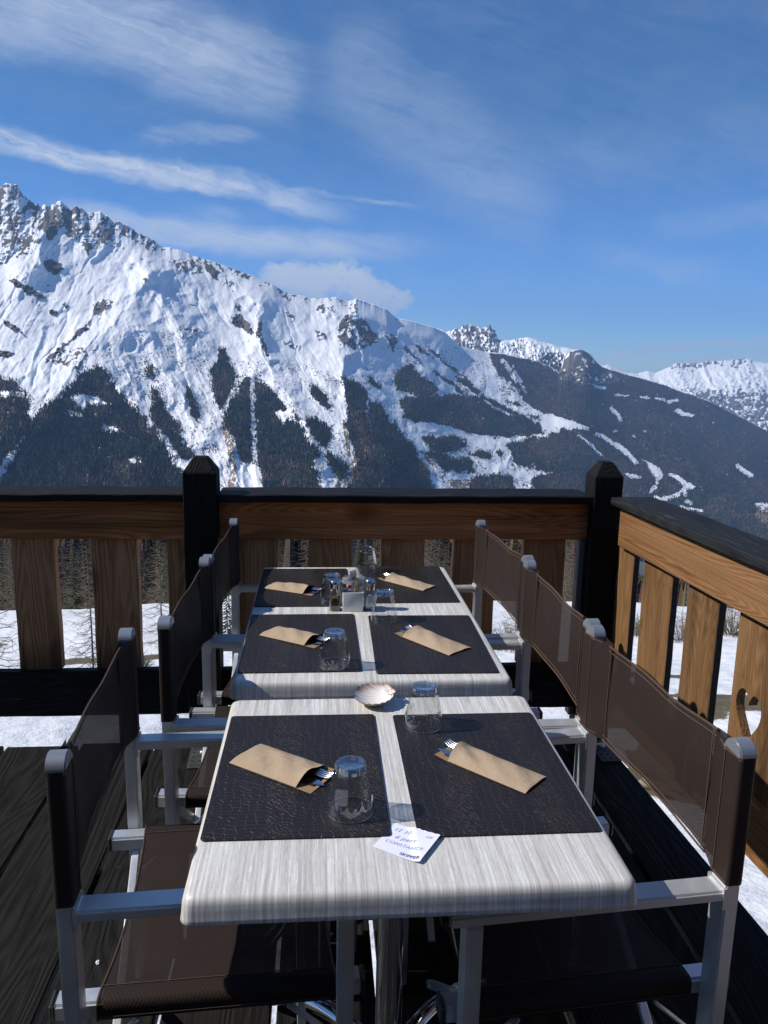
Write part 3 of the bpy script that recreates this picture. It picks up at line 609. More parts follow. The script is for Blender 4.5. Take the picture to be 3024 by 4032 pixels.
def mountain_mat():
    m, t, b, o = mat('mountain cover'); co = t.tc()
    rk, bu, fo, tn, wd = t.attr('rock'), t.attr('bush'), t.attr('wood'), t.attr('tan'), t.attr('larch')
    n = t.noise(co, .045, 4, .6); n2 = t.noise(co, .16, 3, .6); n3 = t.noise(co, .012, 4, .6)
    snow = t.mix(n3, (.80, .83, .88), (.90, .91, .93))
    rc = t.mix(n, (.050, .046, .042), (.185, .165, .145))
    bc = t.mix(n2, (.07, .066, .066), (.17, .145, .125))
    fc = t.mix(t.mr(n2, .35, .65), (.018, .022, .020), (.062, .052, .044))
    tcx = t.mix(n, (.15, .105, .07), (.34, .265, .19))
    jit = t.math('MULTIPLY', t.math('SUBTRACT', n2, .5), .9)
    c = t.mix(t.mr(t.math('ADD', bu, jit), .35, .6), snow, bc)
    c = t.mix(t.mr(t.math('ADD', rk, jit), .35, .6), c, rc)
    c = t.mix(t.mr(t.math('ADD', fo, t.math('MULTIPLY', jit, .5)), .45, .6), c, fc)
    c = t.mix(t.mr(t.math('ADD', tn, jit), .4, .65), c, tcx)
    t.put(b.inputs['Base Color'], c); b.inputs['Roughness'].default_value = .85; b.inputs['Specular IOR Level'].default_value = .15
    t.put(b.inputs['Normal'], t.bump(t.math('ADD', n, n2), .35, 4.0)); return m
M['mountain'] = mountain_mat()
def cat0(a): return np.concatenate([a.ravel().astype(float), z2])
o = mesh_np('mountains', VV, F, [M['mountain']], {'rock': cat0(rock), 'bush': cat0(bush), 'wood': cat0(forest), 'tan': cat0(tan), 'larch': cat0(lar)})
tag(o, 'snowy mountain ridge with forested lower slopes across the valley', 'mountains', kind='structure')

# ---- near ground height, needed by the woods
def ground_z(x, y):
    d = np.hypot(x, y); c = np.cos(np.arctan2(x, y)-R(3)); cp = np.clip(c, 0, 1)
    cr = 38+5*np.sin(np.arctan2(x, y)*5+1.2)
    z = -1.45-np.minimum(d, cr)*(.215*cp+.02)-np.maximum(d-cr, 0)*(.37*cp+.03)
    z = z+(.75*(fbm(x/9, y/9, 501, 3)-.5)*np.clip(d/12, 0, 1.5))+.20*(fbm(x/1.7, y/1.7, 505, 4)-.5)
    z = z+np.clip(-y-4, 0, 400)*.25
    return z
# ---- the woods on those slopes: one mass of small conifers and larches
el_lo = R(-13.45)
wgt = forest*(EL > el_lo)*(np.abs(np.degrees(AZ)-5) < 32); cell = np.abs(np.gradient(EL, axis=0))*np.gradient(az)[None]
wgt = (wgt*cell).ravel(); wgt /= wgt.sum(); NTREE = 64000
pick = RNG.choice(wgt.size, NTREE, p=wgt)
Bp = V.reshape(-1, 3)[pick]+np.c_[RNG.uniform(-4, 4, (NTREE, 2)), np.zeros(NTREE)]
isl = RNG.random(NTREE) < lar.ravel()[pick]*.75
H = np.where(isl, RNG.uniform(9, 15, NTREE), RNG.uniform(9, 19, NTREE)); Wd = H*np.where(isl, RNG.uniform(.14, .20, NTREE), RNG.uniform(.13, .20, NTREE))
# stray trees over the open slopes
def soft(m, r):
    c = np.cumsum(np.cumsum(np.pad(m.astype(float), ((r+1, r), (r+1, r)), mode='edge'), 0), 1); k = 2*r+1
    return (c[k:, k:]-c[:-k, k:]-c[k:, :-k]+c[:-k, :-k])/k**2
fs = soft(forest, 6); wg2 = (np.where(forest, 0, fs**1.3*1.6)+.05*(bush > .4)*(Y > 1400))*(EL > el_lo)*(np.abs(np.degrees(AZ)-5) < 30)*(er_dist > 8)*(fbm(X/18, Y/22, 197, 3) > .42); wg2 = wg2.ravel()*cell.ravel(); wg2 /= wg2.sum(); N2 = 6500
pk2 = RNG.choice(wg2.size, N2, p=wg2); Bp = np.concatenate([Bp, V.reshape(-1, 3)[pk2]]); h2 = RNG.uniform(4, 11, N2); H = np.concatenate([H, h2]); Wd = np.concatenate([Wd, h2*.2]); isl = np.concatenate([isl, RNG.random(N2) < .5]); 
NV = 24000; va = R(1)*RNG.uniform(-27, 38, NV); vd = 112*(1750/112)**(RNG.random(NV)**1.5); vx, vy = np.sin(va)*vd, np.cos(va)*vd
Bp = np.concatenate([Bp, np.stack([vx, vy, ground_z(vx, vy)], -1)]); lv = RNG.random(NV) < .75; isl = np.concatenate([isl, lv])
h3 = RNG.uniform(11, 21, NV); h3 = np.clip(np.minimum(h3, CAMZ-vd*np.tan(np.where(va > R(19), R(14.0), R(11.2)))-ground_z(vx, vy)), 4, 30); H = np.concatenate([H, h3]); Wd = np.concatenate([Wd, h3*.17]); NA = NTREE+N2+NV
ang = (np.arange(5)/5*2*np.pi)[None]+RNG.uniform(0, 6.28, (NA, 1)); jr = RNG.uniform(.65, 1.25, (NA, 5))
prof = [(.02, .55), (.18, 1.0), (.55, .55)]
parts = []
for (hz, rr) in prof:
    jr = RNG.uniform(.7, 1.25, (NA, 5))
    parts.append(np.stack([Bp[:, None, 0]+np.cos(ang)*jr*(Wd*rr)[:, None], Bp[:, None, 1]+np.sin(ang)*jr*(Wd*rr)[:, None], Bp[:, None, 2]+(H*hz)[:, None]+0*ang-1.0], -1))
top = np.stack([Bp[:, 0]+RNG.normal(0, .3, NA), Bp[:, 1], Bp[:, 2]+H-1], -1)[:, None]
TV = np.concatenate(parts+[top], 1); base = (np.arange(NA)*16)[:, None]
k = np.arange(5); k2 = (k+1) % 5; tri = []
for r_ in (0, 5):
    tri += [np.stack([r_+k, r_+k2, r_+5+k2], -1), np.stack([r_+k, r_+5+k2, r_+5+k], -1)]
tri.append(np.stack([10+k, 10+k2, 15+0*k], -1)); tri = np.concatenate(tri)
TF = (base[:, :, None]+tri[None]).reshape(-1, 3)
dk = np.stack([RNG.uniform(.016, .034, NA), RNG.uniform(.026, .050, NA), RNG.uniform(.022, .038, NA)], -1)
br = np.stack([RNG.uniform(.055, .12, NA), RNG.uniform(.046, .085, NA), RNG.uniform(.034, .06, NA)], -1)
cl = .45+1.1*fbm(Bp[:, 0]/90, Bp[:, 1]/90, 171, 3); cl *= RNG.uniform(.55, 1.6, NA)
colr = np.where(isl[:, None], br*1.25, dk*1.05)*cl[:, None]; colr = np.repeat(colr, 16, 0)
m, tt, b, o_ = mat('far wood foliage'); tt.put(b.inputs['Base Color'], tt.attr('tone', 'Color')); b.inputs['Roughness'].default_value = .9; b.inputs['Specular IOR Level'].default_value = .1; M['farwood'] = m
o = mesh_np('forest', TV.reshape(-1, 3), TF, [m], {'tone': colr}, smooth=False)
tag(o, 'dark conifer and larch forest covering the lower mountain slopes', 'forest', kind='stuff')

# ---- second and third ranges, far behind
def range_back(name, ridge, el_base, r0, r1, a0, a1, ncol, nrow, rockf, relief, jagf, seed, label):
    az, t, EL, AZ, Dv, X, Y, Rr = mountain_grid(name, ridge, a0, a1, ncol, nrow, el_base, lambda q: r0+0*q, lambda q: r1+0*q, jagf)
    edge = sst(0, .08, 1-t)
    a2 = X*.89-Y*.45; b2 = X*.45+Y*.89
    rr = relief*((ridged(a2/40+.5*fbm(X/60, Y/60, seed, 2), b2/150, seed+1, 3)-.5)*1.6+(ridged(X/15, Y/22, seed+3, 4)-.5)*.8+.5*(fbm(X/6, Y/6, seed+9, 3)-.5))
    V = Dv*(Rr-rr*edge)[..., None]; V[..., 2] += CAMZ
    rk, bu, fo = rockf(X, Y, EL, t)
    nr, nc = X.shape; F = grid_faces(nr, nc)
    bk = V[-1].copy(); bk[:, :2] *= 1.15; bk[:, 2] -= 900
    VV = np.concatenate([V.reshape(-1, 3), bk]); i = np.arange(nc-1)
    F = np.concatenate([F, np.stack([(nr-1)*nc+i, (nr-1)*nc+i+1, nr*nc+i+1, nr*nc+i], -1)]); z = np.zeros(nc)
    c = lambda a: np.concatenate([np.broadcast_to(a, X.shape).ravel().astype(float), z])
    ob = mesh_np(name, VV, F, [M['mountain']], {'rock': c(rk), 'bush': c(bu), 'wood': c(fo), 'tan': c(0*X), 'larch': c(0*X)})
    tag(ob, label, 'mountains', kind='structure')
RB = tp(3, 300, 190, 440, 190, 520, 212, 575, 222, 600, 200, 630, 195, 660, 178, 700, 170, 725, 160, 750, 172, 800, 185, 850, 172, 890, 168, 930, 215, 950, 260, 965, 282, 1000, 285, 1050, 292, 1130, 275, 1200, 265, 1270, 285, 1300, 302, 1400, 320, 1450, 345, 1520, 352, 1590, 370, 1659, 400, 1800, 560)
def rockB(X, Y, EL, t):
    x3, y3 = (X-1500)/.4822, (Y-1200)/.4822
    n = fbm(X/7, Y/10, 201, 5, .65)
    pk = sst(545, 600, x3)*sst(1000, 940, x3); kn = sst(1250, 1330, x3)*sst(360, 420, y3)
    rk = sst(.03, -.03, n-(.30+.24*pk+.10*sst(1040, 1100, x3)*sst(1200, 1150, x3)))
    fo = sst(.03, -.03, n-(.2+.36*kn)); return rk, 0*X, fo
def jagB(az):
    d = np.degrees(az); px = sst(8.2, 9.0, d)*sst(13.3, 12.6, d)
    return R(1)*(.02+.15*px)*((ridged(d*3.1, d*0, 33, 4)-.55)*2.0)
range_back('back_peaks', RB, R(-3.0), 5600, 7000, azel(*RB[0])[0], azel(*RB[-1])[0], 330, 130, rockB, 110, jagB, 300, 'jagged snowy peaks rising behind the main ridge')
RC = tp(4, 100, 300, 300, 290, 360, 280, 400, 270, 440, 290, 530, 335, 620, 347, 660, 335, 710, 320, 760, 342, 800, 325, 900, 275, 930, 262, 1000, 265, 1080, 262, 1180, 250, 1300, 240, 1400, 232, 1510, 225, 1540, 240, 1600, 255, 1659, 262, 2200, 330, 3600, 420)
def rockC(X, Y, EL, t):
    x4, y4 = (X-2200)/.4967, (Y-1300)/.4967
    n = fbm(X/9, Y/9, 211, 5, .62); lowl = sst(395, 560, y4+.0*x4+60*(fbm(X/30, Y/30, 213, 3)-.5))
    top = sst(40, 8, (EL[-1][None]-EL)*FPX)*sst(840, 900, x4)*sst(1560, 1500, x4)
    rk = sst(.03, -.03, n-(.26+.24*top)); bu = sst(.04, -.04, n-(.22+.36*lowl)); return rk, bu, 0*X
def jagC(az): return R(1)*.035*((ridged(np.degrees(az)*4, az*0, 35, 3)-.55)*2)
range_back('far_range', RC, R(-7), 9500, 13500, azel(*RC[0])[0], R(48), 420, 150, rockC, 150, jagC, 400, 'distant snow covered range beyond the end of the valley')

# ------------------------------------------------------------------ near ground: snow slope falling away from the terrace, on to the valley floor
rad = np.concatenate([np.linspace(.3, 12, 90), 12*(300/12)**np.linspace(0, 1, 130)[1:], 300*(3400/300)**np.linspace(0, 1, 40)[1:]])
aa = np.linspace(-np.pi, np.pi, 421); A2, R2 = np.meshgrid(aa, rad)
GX, GY = np.sin(A2)*R2, np.cos(A2)*R2; GZ = ground_z(GX, GY)
dirt = np.zeros_like(GX)
for (px_, py_, sx_, sy_) in [(-5.6, 18.6, 2.0, .5), (-3.1, 13.2, .9, .35), (5.9, 12.5, 1.6, .8), (8.2, 13.0, 2.2, 1.0), (4.4, 8.8, .5, .9), (-9.5, 21, 1.5, .4), (7.5, 16, 1.5, .5)]:
    dirt = np.maximum(dirt, sst(1.25, .6, np.hypot((GX-px_)/sx_, (GY-py_)/sy_)+.9*(fbm(GX/.7, GY/.7, 511, 3)-.5)))
dirt = np.maximum(dirt, sst(60, 75, R2)*sst(.40, .52, fbm(GX/14, GY/14, 515, 3)))
dirt = np.maximum(dirt, sst(300, 500, R2)*.9)
m, tt, b, o_ = mat('snow ground'); co = tt.tc()
n1 = tt.noise(co, .9, 6, .6); n2 = tt.noise(co, 5.5, 5, .62); n3 = tt.noise(co, 34, 3, .6); vf = tt.voro(co, 2.3, 'SMOOTH_F1')
sn = tt.mix(n1, (.64, .67, .72), (.74, .755, .77)); dr = tt.mix(n2, (.05, .04, .025), (.17, .145, .085))
tt.put(b.inputs['Base Color'], tt.mix(tt.mr(tt.math('ADD', tt.attr('dirt'), tt.math('MULTIPLY', tt.math('SUBTRACT', n2, .5), 1.1)), .42, .58), sn, dr))
b.inputs['Roughness'].default_value = .7; b.inputs['Specular IOR Level'].default_value = .25
tt.put(b.inputs['Normal'], tt.bump(tt.math('ADD', tt.math('MULTIPLY', n3, .03), tt.math('ADD', tt.math('MULTIPLY', n2, .5), tt.math('MULTIPLY', vf, .8))), .55, .2))
o = mesh_np('snow_ground', np.stack([GX, GY, GZ], -1).reshape(-1, 3), grid_faces(*GX.shape), [m], {'dirt': dirt.ravel()})
tag(o, 'snow covered slope falling away below the terrace', 'ground', kind='structure')
def gz(x, y): return float(ground_z(np.array([x]), np.array([y]))[0])
# ------------------------------------------------------------------ terrace deck
DY1 = 2.985
M['chaletwall'] = wood('dark chalet timber', 'x', (.055, .032, .018), (.022, .012, .007))
M['pane'] = simple('window glass', (.02, .022, .025), .08, 0, .6)
M['screw'] = simple('rusty screw head', (.05, .045, .04), .5, .6)
def deck_edge(y): return 1.195+(2.75-y)*.045
mb = MB(); pl = []
gaps = [-3.06, -2.78, -2.49, -2.21, -1.93, -1.65, -1.37, -1.225, -.946, -.655, -.375, -.103, .15, .375, .60, .80, 1.005]
gaps = [-3.4, -3.1, -2.8, -2.5, -2.2, -1.9, -1.6, -1.235, -.946, -.655, -.375, -.103, .15, .375, .60, .80, 1.005]
for i, x0 in enumerate(gaps):
    g = .007; y0 = -3.2; y1 = DY1+random.uniform(-.012, .012)
    x1 = gaps[i+1] if i+1 < len(gaps) else None
    n0 = len(mb.b.faces)
    if x1 is not None: vs = mb.box(((x0+x1)/2, (y0+y1)/2, -.0225+random.uniform(-.0015, .0015)), (x1-x0-2*g, y1-y0, .045))
    else:
        P = [(x0+g, y0), (deck_edge(y0), y0), (deck_edge(y1), y1), (x0+g, y1)]; mb.extrude_poly(P, -.045, 0)
    pl.append(len(mb.b.verts))
mb.bevel(.004, 1)
for yb in (-2.6, -1.8, -1.0, -.2, .6, 1.4, 2.2, 2.88): mb.box((-1.1, yb, -.12), (4.5, .09, .14))
mb.mi = 1
for i in range(len(gaps)-1):
    for yb in (1.4, 2.2, 2.88):
        for xq in (gaps[i]+.05, gaps[i+1]-.05): mb.lathe([(.0055, .0004), (.0052, .0010), (.002, .0006)], 8, (xq+random.uniform(-.008, .008), yb+random.uniform(-.015, .015), 0))
deck = mb.build('deck', [M['deck'], M['screw']])
me = deck.data; at = me.attributes.new('plank', 'FLOAT', 'POINT')
gx_ = np.array(gaps); xs = np.zeros(len(me.vertices)*3, np.float32); me.vertices.foreach_get('co', xs); xs = xs.reshape(-1, 3)[:, 0]
at.data.foreach_set('value', (np.searchsorted(gx_, xs)*.618 % 1.0).astype(np.float32))
tag(deck, 'dark weathered plank deck of the terrace', 'deck', kind='structure')
# snow crumbs, metal shoe plates
mb = MB()
for px, py, r in [(-.575, 1.585, .010), (-.545, 1.54, .005), (-.52, 1.60, .004), (-.53, 1.50, .004), (-.60, 1.66, .004), (-.50, 1.48, .003), (-.56, 1.80, .005), (-.59, 1.56, .004)]:
    v = bmesh.ops.create_icosphere(mb.b, subdivisions=2, radius=r, matrix=Matrix.Translation((px, py, r*.4)))['verts']
    for q in v: q.co += Vector((random.uniform(-r, r), random.uniform(-r, r), random.uniform(-r, r)))*.3
M['snowbit'] = simple('snow crumb', (.82, .84, .87), .8)
tag(mb.build('snow_crumbs', M['snowbit'], smooth=60), 'white crumbs of snow on the dark deck', 'snow', kind='stuff')
def shoe_plate(x, y, rz, lab):
    mb = MB(); mb.box((0, 0, .0045), (.085, .17, .003)); mb.bevel(.001)
    mb.mi = 1
    for i in (-1, 0, 1):
        for j in (-2, -1, 0, 1, 2):
            mb.lathe([(.0045, .0055), (.0045, .0068)], 10, (i*.027, j*.033, 0))
    mb.mi = 2; mb.lathe([(.010, .006), (.010, .011), (.006, .014)], 6, (.005, .03, 0))
    o = mb.build('metal_plate', [M['plate'], M['hole'], M['alu']], None, (x, y, 0), (0, 0, rz)); tag(o, lab, 'metal plate', 'perforated plates screwed to the deck')
shoe_plate(-.455, 2.85, R(2), 'perforated metal plate on the deck behind the chairs on the left of the table')
shoe_plate(1.15, 2.83, R(2), 'perforated metal plate on the deck near the corner post')

# ------------------------------------------------------------------ unseen building added behind the camera to block sky light
ch = thing('chalet', 'dark timber chalet that the terrace is built onto', 'building', (0, -3.25, 0))
mb = MB()
for k in range(20): mb.box((-.6, 0, -.2+.19*k), (9.0, .12+.02*(k % 2), .184)); 
mb.build('wall', M['chaletwall'], ch)
for xw in (-3.0, -.9, 1.2):
    mb = MB(); mb.box((0, 0, -.60), (1.2, .06, .07)); mb.box((0, 0, .60), (1.2, .06, .07)); mb.box((-.57, 0, 0), (.06, .06, 1.14)); mb.box((.57, 0, 0), (.06, .06, 1.14)); mb.box((0, 0, 0), (.05, .05, 1.14))
    f = mb.build('window', M['chaletwall'], ch, (xw, .105, 1.55)); mb = MB(); mb.box((0, -.015, 0), (1.10, .012, 1.14)); mb.build('pane', M['pane'], f)
mb = MB(); mb.box((-.6, -1.0, 4.15), (10.4, 4.4, .16), Matrix.Rotation(R(-16), 3, 'X')); mb.build('roof', M['chaletwall'], ch)

# ------------------------------------------------------------------ wooden railings
def plank(name, c, d, m, parent, bev=.004, wob=0.0, rot=(0, 0, 0)):
    mb = MB(); mb.box((0, 0, 0), d)
    if wob:
        ax = max(range(3), key=lambda i: d[i]); es = [e for e in mb.b.edges if abs((e.verts[0].co-e.verts[1].co)[ax]) > d[ax]*.9]
        bmesh.ops.subdivide_edges(mb.b, edges=es, cuts=14, use_grid_fill=True)
        sd = random.uniform(0, 99)
        for v in mb.b.verts:
            k = v.co[ax]*4+sd
            for a in range(3):
                if a != ax: v.co[a] += wob*(math.sin(k*1.7+a*2)+.6*math.sin(k*4.3+a)+.5*math.sin(k*9.1+3*a+v.co[a]*40))
    mb.bevel(bev, 1)
    return mb.build(name, m, parent, c, rot, smooth=35)
def post(parent, x, y, w, h0, h1, htop, m):
    mb = MB(); a = w/2; t = a*.40; z0, z1, z2 = h0, h1, htop
    ring = lambda r, z: [mb.b.verts.new((sx*r, sy*r, z)) for sx, sy in ((-1, -1), (1, -1), (1, 1), (-1, 1))]
    R0, R1, R2 = ring(a, z0), ring(a, z1), ring(t, z2); fs = [mb.b.faces.new(R0[::-1]), mb.b.faces.new(R2)]
    for A, B in ((R0, R1), (R1, R2)): fs += [mb.b.faces.new((A[k], A[(k+1) % 4], B[(k+1) % 4], B[k])) for k in range(4)]
    mb.bevel(.003, 1, 15)
    return mb.build('post', m, parent, (x, y, 0))
fr = thing('wooden_railing', 'long black topped wooden railing across the end of the terrace behind the tables', 'railing', (0, 3.1, 0))
post(fr, -.462, .005, .128, -.25, 1.090, 1.148, M['black_z'])
post(fr, 1.172, .008, .118, -.25, 1.085, 1.142, M['black_z'])
post(fr, -2.35, .005, .128, -.25, 1.090, 1.148, M['black_z'])
plank('side_strip', (1.135-.035, .035, .5), (.026, .05, .95), M['grey_z'], fr)  # added strip standing in for the corner post's sunlit grey face
for x0, x1 in ((-2.285, -.527), (-.397, 1.114), (-4.2, -2.415)):
    xm, L = (x0+x1)/2, x1-x0
    plank('handrail', (xm, .048, .988), (L, .195, .031), M['black_x'], fr, .004, .0012, (0, 0, R(.1)))
    plank('upper_board', (xm, .0225, .893), (L, .045, .159), M['wood_x'], fr, .003, .0006)
    plank('lower_board', (xm, .0225, .163), (L, .045, .195), M['black_x'], fr, .004, .001)
for x0, x1 in [(-1.216, -1.051), (-.909, -.729), (-.611, -.430), (-.335, -.164), (-.042, .136), (.256, .437), (.557, .738), (.855, 1.034), (-1.53, -1.36), (-1.84, -1.67), (-2.15, -1.98)]:
    plank('baluster', ((x0+x1)/2, .052, .545), (x1-x0, .050, .58), M['wood_z_stain'], fr, .003, .001)
# right-hand railing, turned slightly outwards
rr = thing('wooden_railing', 'sunlit side railing with a heart cut-out on the right of the terrace', 'railing', (1.205, 3.02, 0), R(3.3))
LR = 4.3
plank('handrail', (.065, -LR/2+.02, .9885), (.18, LR, .031), M['black_y'], rr, .004, .0014)
plank('upper_board', (.0225, -LR/2-.02, .893), (.045, LR, .160), M['wood_y'], rr, .003, .0006)
plank('lower_board', (.0225, -LR/2-.02, .195), (.045, LR, .17), M['wood_y'], rr, .003, .0008)
hy = None
bys = [(.045, -.115), (-.20, -.42), (-.53, -.72), (-.836, -1.06), (-1.17, -1.37), (-1.50, -1.70), (-1.83, -2.03), (-2.16, -2.36), (-2.49, -2.69), (-2.82, -3.02)]
for k, (a, b) in enumerate(bys):
    if k == 3:
        # baluster with a heart-shaped hole
        mb = MB(); wv = a-b; cz = .505-.545
        O = [(-wv/2, -.29), (wv/2, -.29), (wv/2, .29), (-wv/2, .29)]
        Hh = []
        for i in range(40):
            t = 2*math.pi*i/40
            hx = 16*math.sin(t)**3; hyv = 13*math.cos(t)-5*math.cos(2*t)-2*math.cos(3*t)-math.cos(4*t)
            Hh.append((hx/32*.125+.023, hyv/29*.175+cz))
        Mx = Matrix(((0, 0, 1, 0), (1, 0, 0, 0), (0, 1, 0, 0), (0, 0, 0, 1)))
        mb.extrude_poly(O, -.014, .014, Hh, Mx); 
        mb.build('baluster', M['wood_zs'], rr, (.043, (a+b)/2, .545))['label'] = 'baluster with a heart shaped hole'
    else:
        bo = plank('baluster', (.043, (a+b)/2, .545), (.028, a-b, .58), M['wood_zs'], rr, .003, .001)
        bo.data.materials.append(M['black_end'])  # narrow side faces of the baluster are coloured near black
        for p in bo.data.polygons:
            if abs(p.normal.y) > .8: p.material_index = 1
post(rr, .02, -3.3, .12, -.25, 1.08, 1.14, M['black_z'])

# ------------------------------------------------------------------ director chairs
FB0, FB1, PYC = .662, .899, .286
def make_chair():
    root = thing('folding_chair', 'x', 'chair', group='director chairs around the tables')
    for s in (-1, 1):
        mb = MB(); mb.box((0, 0, .4475), (.027, .045, .895)); mb.bevel(.003, 2)
        p = mb.build('rear_post', M['alu'], root, (0, s*PYC, 0), smooth=40)
        mb = MB()                                     # arched cap
        n = 10; outl = [(-.0245, -.010), (-.0245, .002)]+[(-.0235+.047*i/n, .004+.0165*math.sin(math.pi*(i/n))**.7) for i in range(1, n)]+[(.0245, .002), (.0245, -.010)]
        mb.extrude_poly(outl, -.0155, .0155, None, Matrix(((0, 0, 1, 0), (1, 0, 0, 0), (0, 1, 0, 0), (0, 0, 0, 1)))); mb.bevel(.002, 2, 50)
        mb.build('end_cap', M['cap'], p, (0, 0, .9), smooth=45)
        mb = MB(); mb.box((0, 0, .314), (.028, .043, .628)); mb.bevel(.003, 2)
        f = mb.build('front_leg', M['alu'], root, (.455, s*PYC, 0), smooth=40)
        mb = MB(); mb.box((0, 0, .004), (.032, .047, .008)); mb.build('foot_cap', M['blackplastic'], f)
        mb = MB(); mb.box((.2565, 0, 0), (.486, .046, .021)); mb.bevel(.004, 2)
        mb.box((.0155, 0, -.004), (.006, .05, .040))      # weld plate at the post
        a = mb.build('armrest', M['alu'], root, (0, s*PYC, .6395), smooth=40)
        mb = MB(); mb.box((.504, 0, 0), (.014, .047, .022)); mb.bevel(.005, 2); mb.build('end_cap', M['blackplastic'], a, smooth=40)
        mb = MB(); mb.box((.222, 0, 0), (.535, .040, .034)); mb.bevel(.005, 2)
        t = mb.build('seat_tube', M['alu'], root, (0, s*.240, .418), smooth=40)
        for xe in (-.047, .491):
            mb = MB(); mb.box((xe, 0, 0), (.008, .042, .036)); mb.bevel(.003, 1); mb.build('end_cap', M['blackplastic'], t)
        for xa, sg in ((.0, 1), (.455, -1)):
            mb = MB()
            mb.bar((xa+sg*.016, s*.262, .325), (xa+sg*.10, s*.262, .402), .003, .016, (0, 1, 0))
            mb.tube([(xa+sg*.018, s*.2595, .327), (xa+sg*.018, s*.270, .327)], .006, 8)
            mb.build('brace', M['alu'], root)
        for xa, sh in ((.0, .012), (.375, -.012)):
            mb = MB(); mb.bar((xa+s*.0105, s*.236, .398), (xa+s*.0105, -s*.255, .012), .018, .018, (1, 0, 0)); mb.bevel(.002, 1)
            mb.build('cross_leg', M['alu'], root, smooth=40)
    # back sling: sleeve over each post, single cloth between
    mb = MB(); ys, xs_ = [], []
    SE, o = .205, .0160
    def zt(y): q = min(1, abs(y)/.235); return FB1-.008*(1-q**2)-.003*math.sin(y*23)
    def zb(y): q = min(1, abs(y)/.235); return FB0+.002*(1-q**2)+.002*math.sin(y*19+1)
    def sag(y): return -.005-.005*max(0, 1-(y/.215)**2)
    def sheet(path, nz=8):
        mb.grid(lambda u, v: (lambda q: (q[0]+.0025*math.sin(v*5+q[1]*31)+.004*math.sin(math.pi*v)*(1 if abs(q[1]) < .2 else 0), q[1], zb(q[1])+(zt(q[1])-zb(q[1]))*v))(path(u)), 36, nz)
    sheet(lambda u: (sag(-.215+.43*u), -.215+.43*u))
    for s in (-1, 1):
        pts = [(sag(SE*1.0), SE), (.004, .235), (o, .268), (o, .306), (.013, .311), (-.013, .311), (-o, .306), (-o, .268), (-.010, .235), (sag(SE)-.004, SE)]
        seg = np.cumsum([0]+[math.dist(a, b) for a, b in zip(pts[:-1], pts[1:])]); seg = seg/seg[-1]
        px = [p[0] for p in pts]; py = [p[1] for p in pts]
        mb.grid(lambda u, v: (float(np.interp(u, seg, px)), s*float(np.interp(u, seg, py)), zb(.25)+(zt(np.interp(u, seg, py))-zb(.25))*v), 40, 6)
    bk = mb.build('backrest', M['sling'], root, smooth=180, normals=False)
    mb = MB()
    for fn, dz in ((zt, 0), (zb, 0), (zt, -.012), (zb, .012)):
        mb.tube([(sag(y)+.003, y, fn(y)+dz) for y in np.linspace(-.215, .215, 30)], .0012 if dz else .0022, 5)
    for s in (-1, 1):
        mb.tube([(sag(SE)+.004, s*SE, FB0+.004), (sag(SE)+.004, s*SE, FB1-.008)], .0013, 5); mb.tube([(o+.001, s*.270, FB0+.004), (o+.001, s*.270, FB1-.004)], .0010, 5)
        mb.tube([(.005, s*.237, FB1-.004), (o+.0005, s*.266, FB1-.003), (o+.0005, s*.308, FB1-.003)], .0013, 5); mb.tube([(.005, s*.237, FB0+.006), (o+.0005, s*.266, FB0+.004), (o+.0005, s*.308, FB0+.004)], .0013, 5)
    mb.build('hem', M['hem'], bk)
    # seat sling
    mb = MB(); half = [(.205, .395), (.232, .396), (.256, .397), (.266, .405), (.266, .432), (.258, .4395), (.24, .441), (.21, .437), (.15, .430), (.07, .4255), (0, .424)]
    path = [(-y, z) for y, z in half]+[(y, z) for y, z in half[-2::-1]]
    seg = np.cumsum([0]+[math.dist(a, b) for a, b in zip(path[:-1], path[1:])]); seg = seg/seg[-1]
    py = [p[0] for p in path]; pz = [p[1] for p in path]
    mb.grid(lambda u, v: (.030+.412*v+.010*(1-2*v)*max(0, 1-(np.interp(u, seg, py)/.25)**2), float(np.interp(u, seg, py)), float(np.interp(u, seg, pz))), 60, 10)
    st = mb.build('seat', M['sling'], root, smooth=180, normals=False)
    mb = MB()
    for xq in (.0305, .442):
        e = 1 if xq < .2 else -1
        mb.tube([(xq+e*.010*max(0, 1-(y/.25)**2), y, z+.0005) for y, z in path], .0020, 5)
    for s in (-1, 1):
        mb.tube([(.032, s*.2672, .412), (.44, s*.2672, .412)], .0010, 5); mb.tube([(.032, s*.228, .4405), (.44, s*.228, .4405)], .0010, 5)
    mb.build('hem', M['hem'], st)
    return root
def place_chair(o, near, th, right):
    a = R(th)+(math.pi if right else 0); lx, ly = .0135, (.3085 if right else -.3085)
    o.location = (near[0]-(math.cos(a)*lx-math.sin(a)*ly), near[1]-(math.sin(a)*lx+math.cos(a)*ly), .0005); o.rotation_euler = (0, 0, a)
CH = [((-.391, 1.147), 3.0, 0, 'nearest folding chair on the left, its brown seat showing below the grey tabletop'),
      ((-.351, 1.800), -1.2, 0, 'middle folding chair on the left, backrest in front of the gap between the two tables'),
      ((-.334, 2.405), -2.0, 0, 'left folding chair standing closest to the black railing post'),
      ((.697, 1.139), 4.8, 1, 'nearest folding chair on the right, white snow showing through its brown mesh backrest'),
      ((.655, 1.758), .2, 1, 'middle folding chair on the right of the tables'),
      ((.664, 2.390), 3.8, 1, 'farthest folding chair on the right, next to the corner of the railings')]
ch0 = make_chair()
chairs = [ch0]+[copy_tree(ch0) for _ in CH[1:]]
for o, (n, th, rt_, lab) in zip(chairs, CH): place_chair(o, n, th, rt_); o['label'] = lab

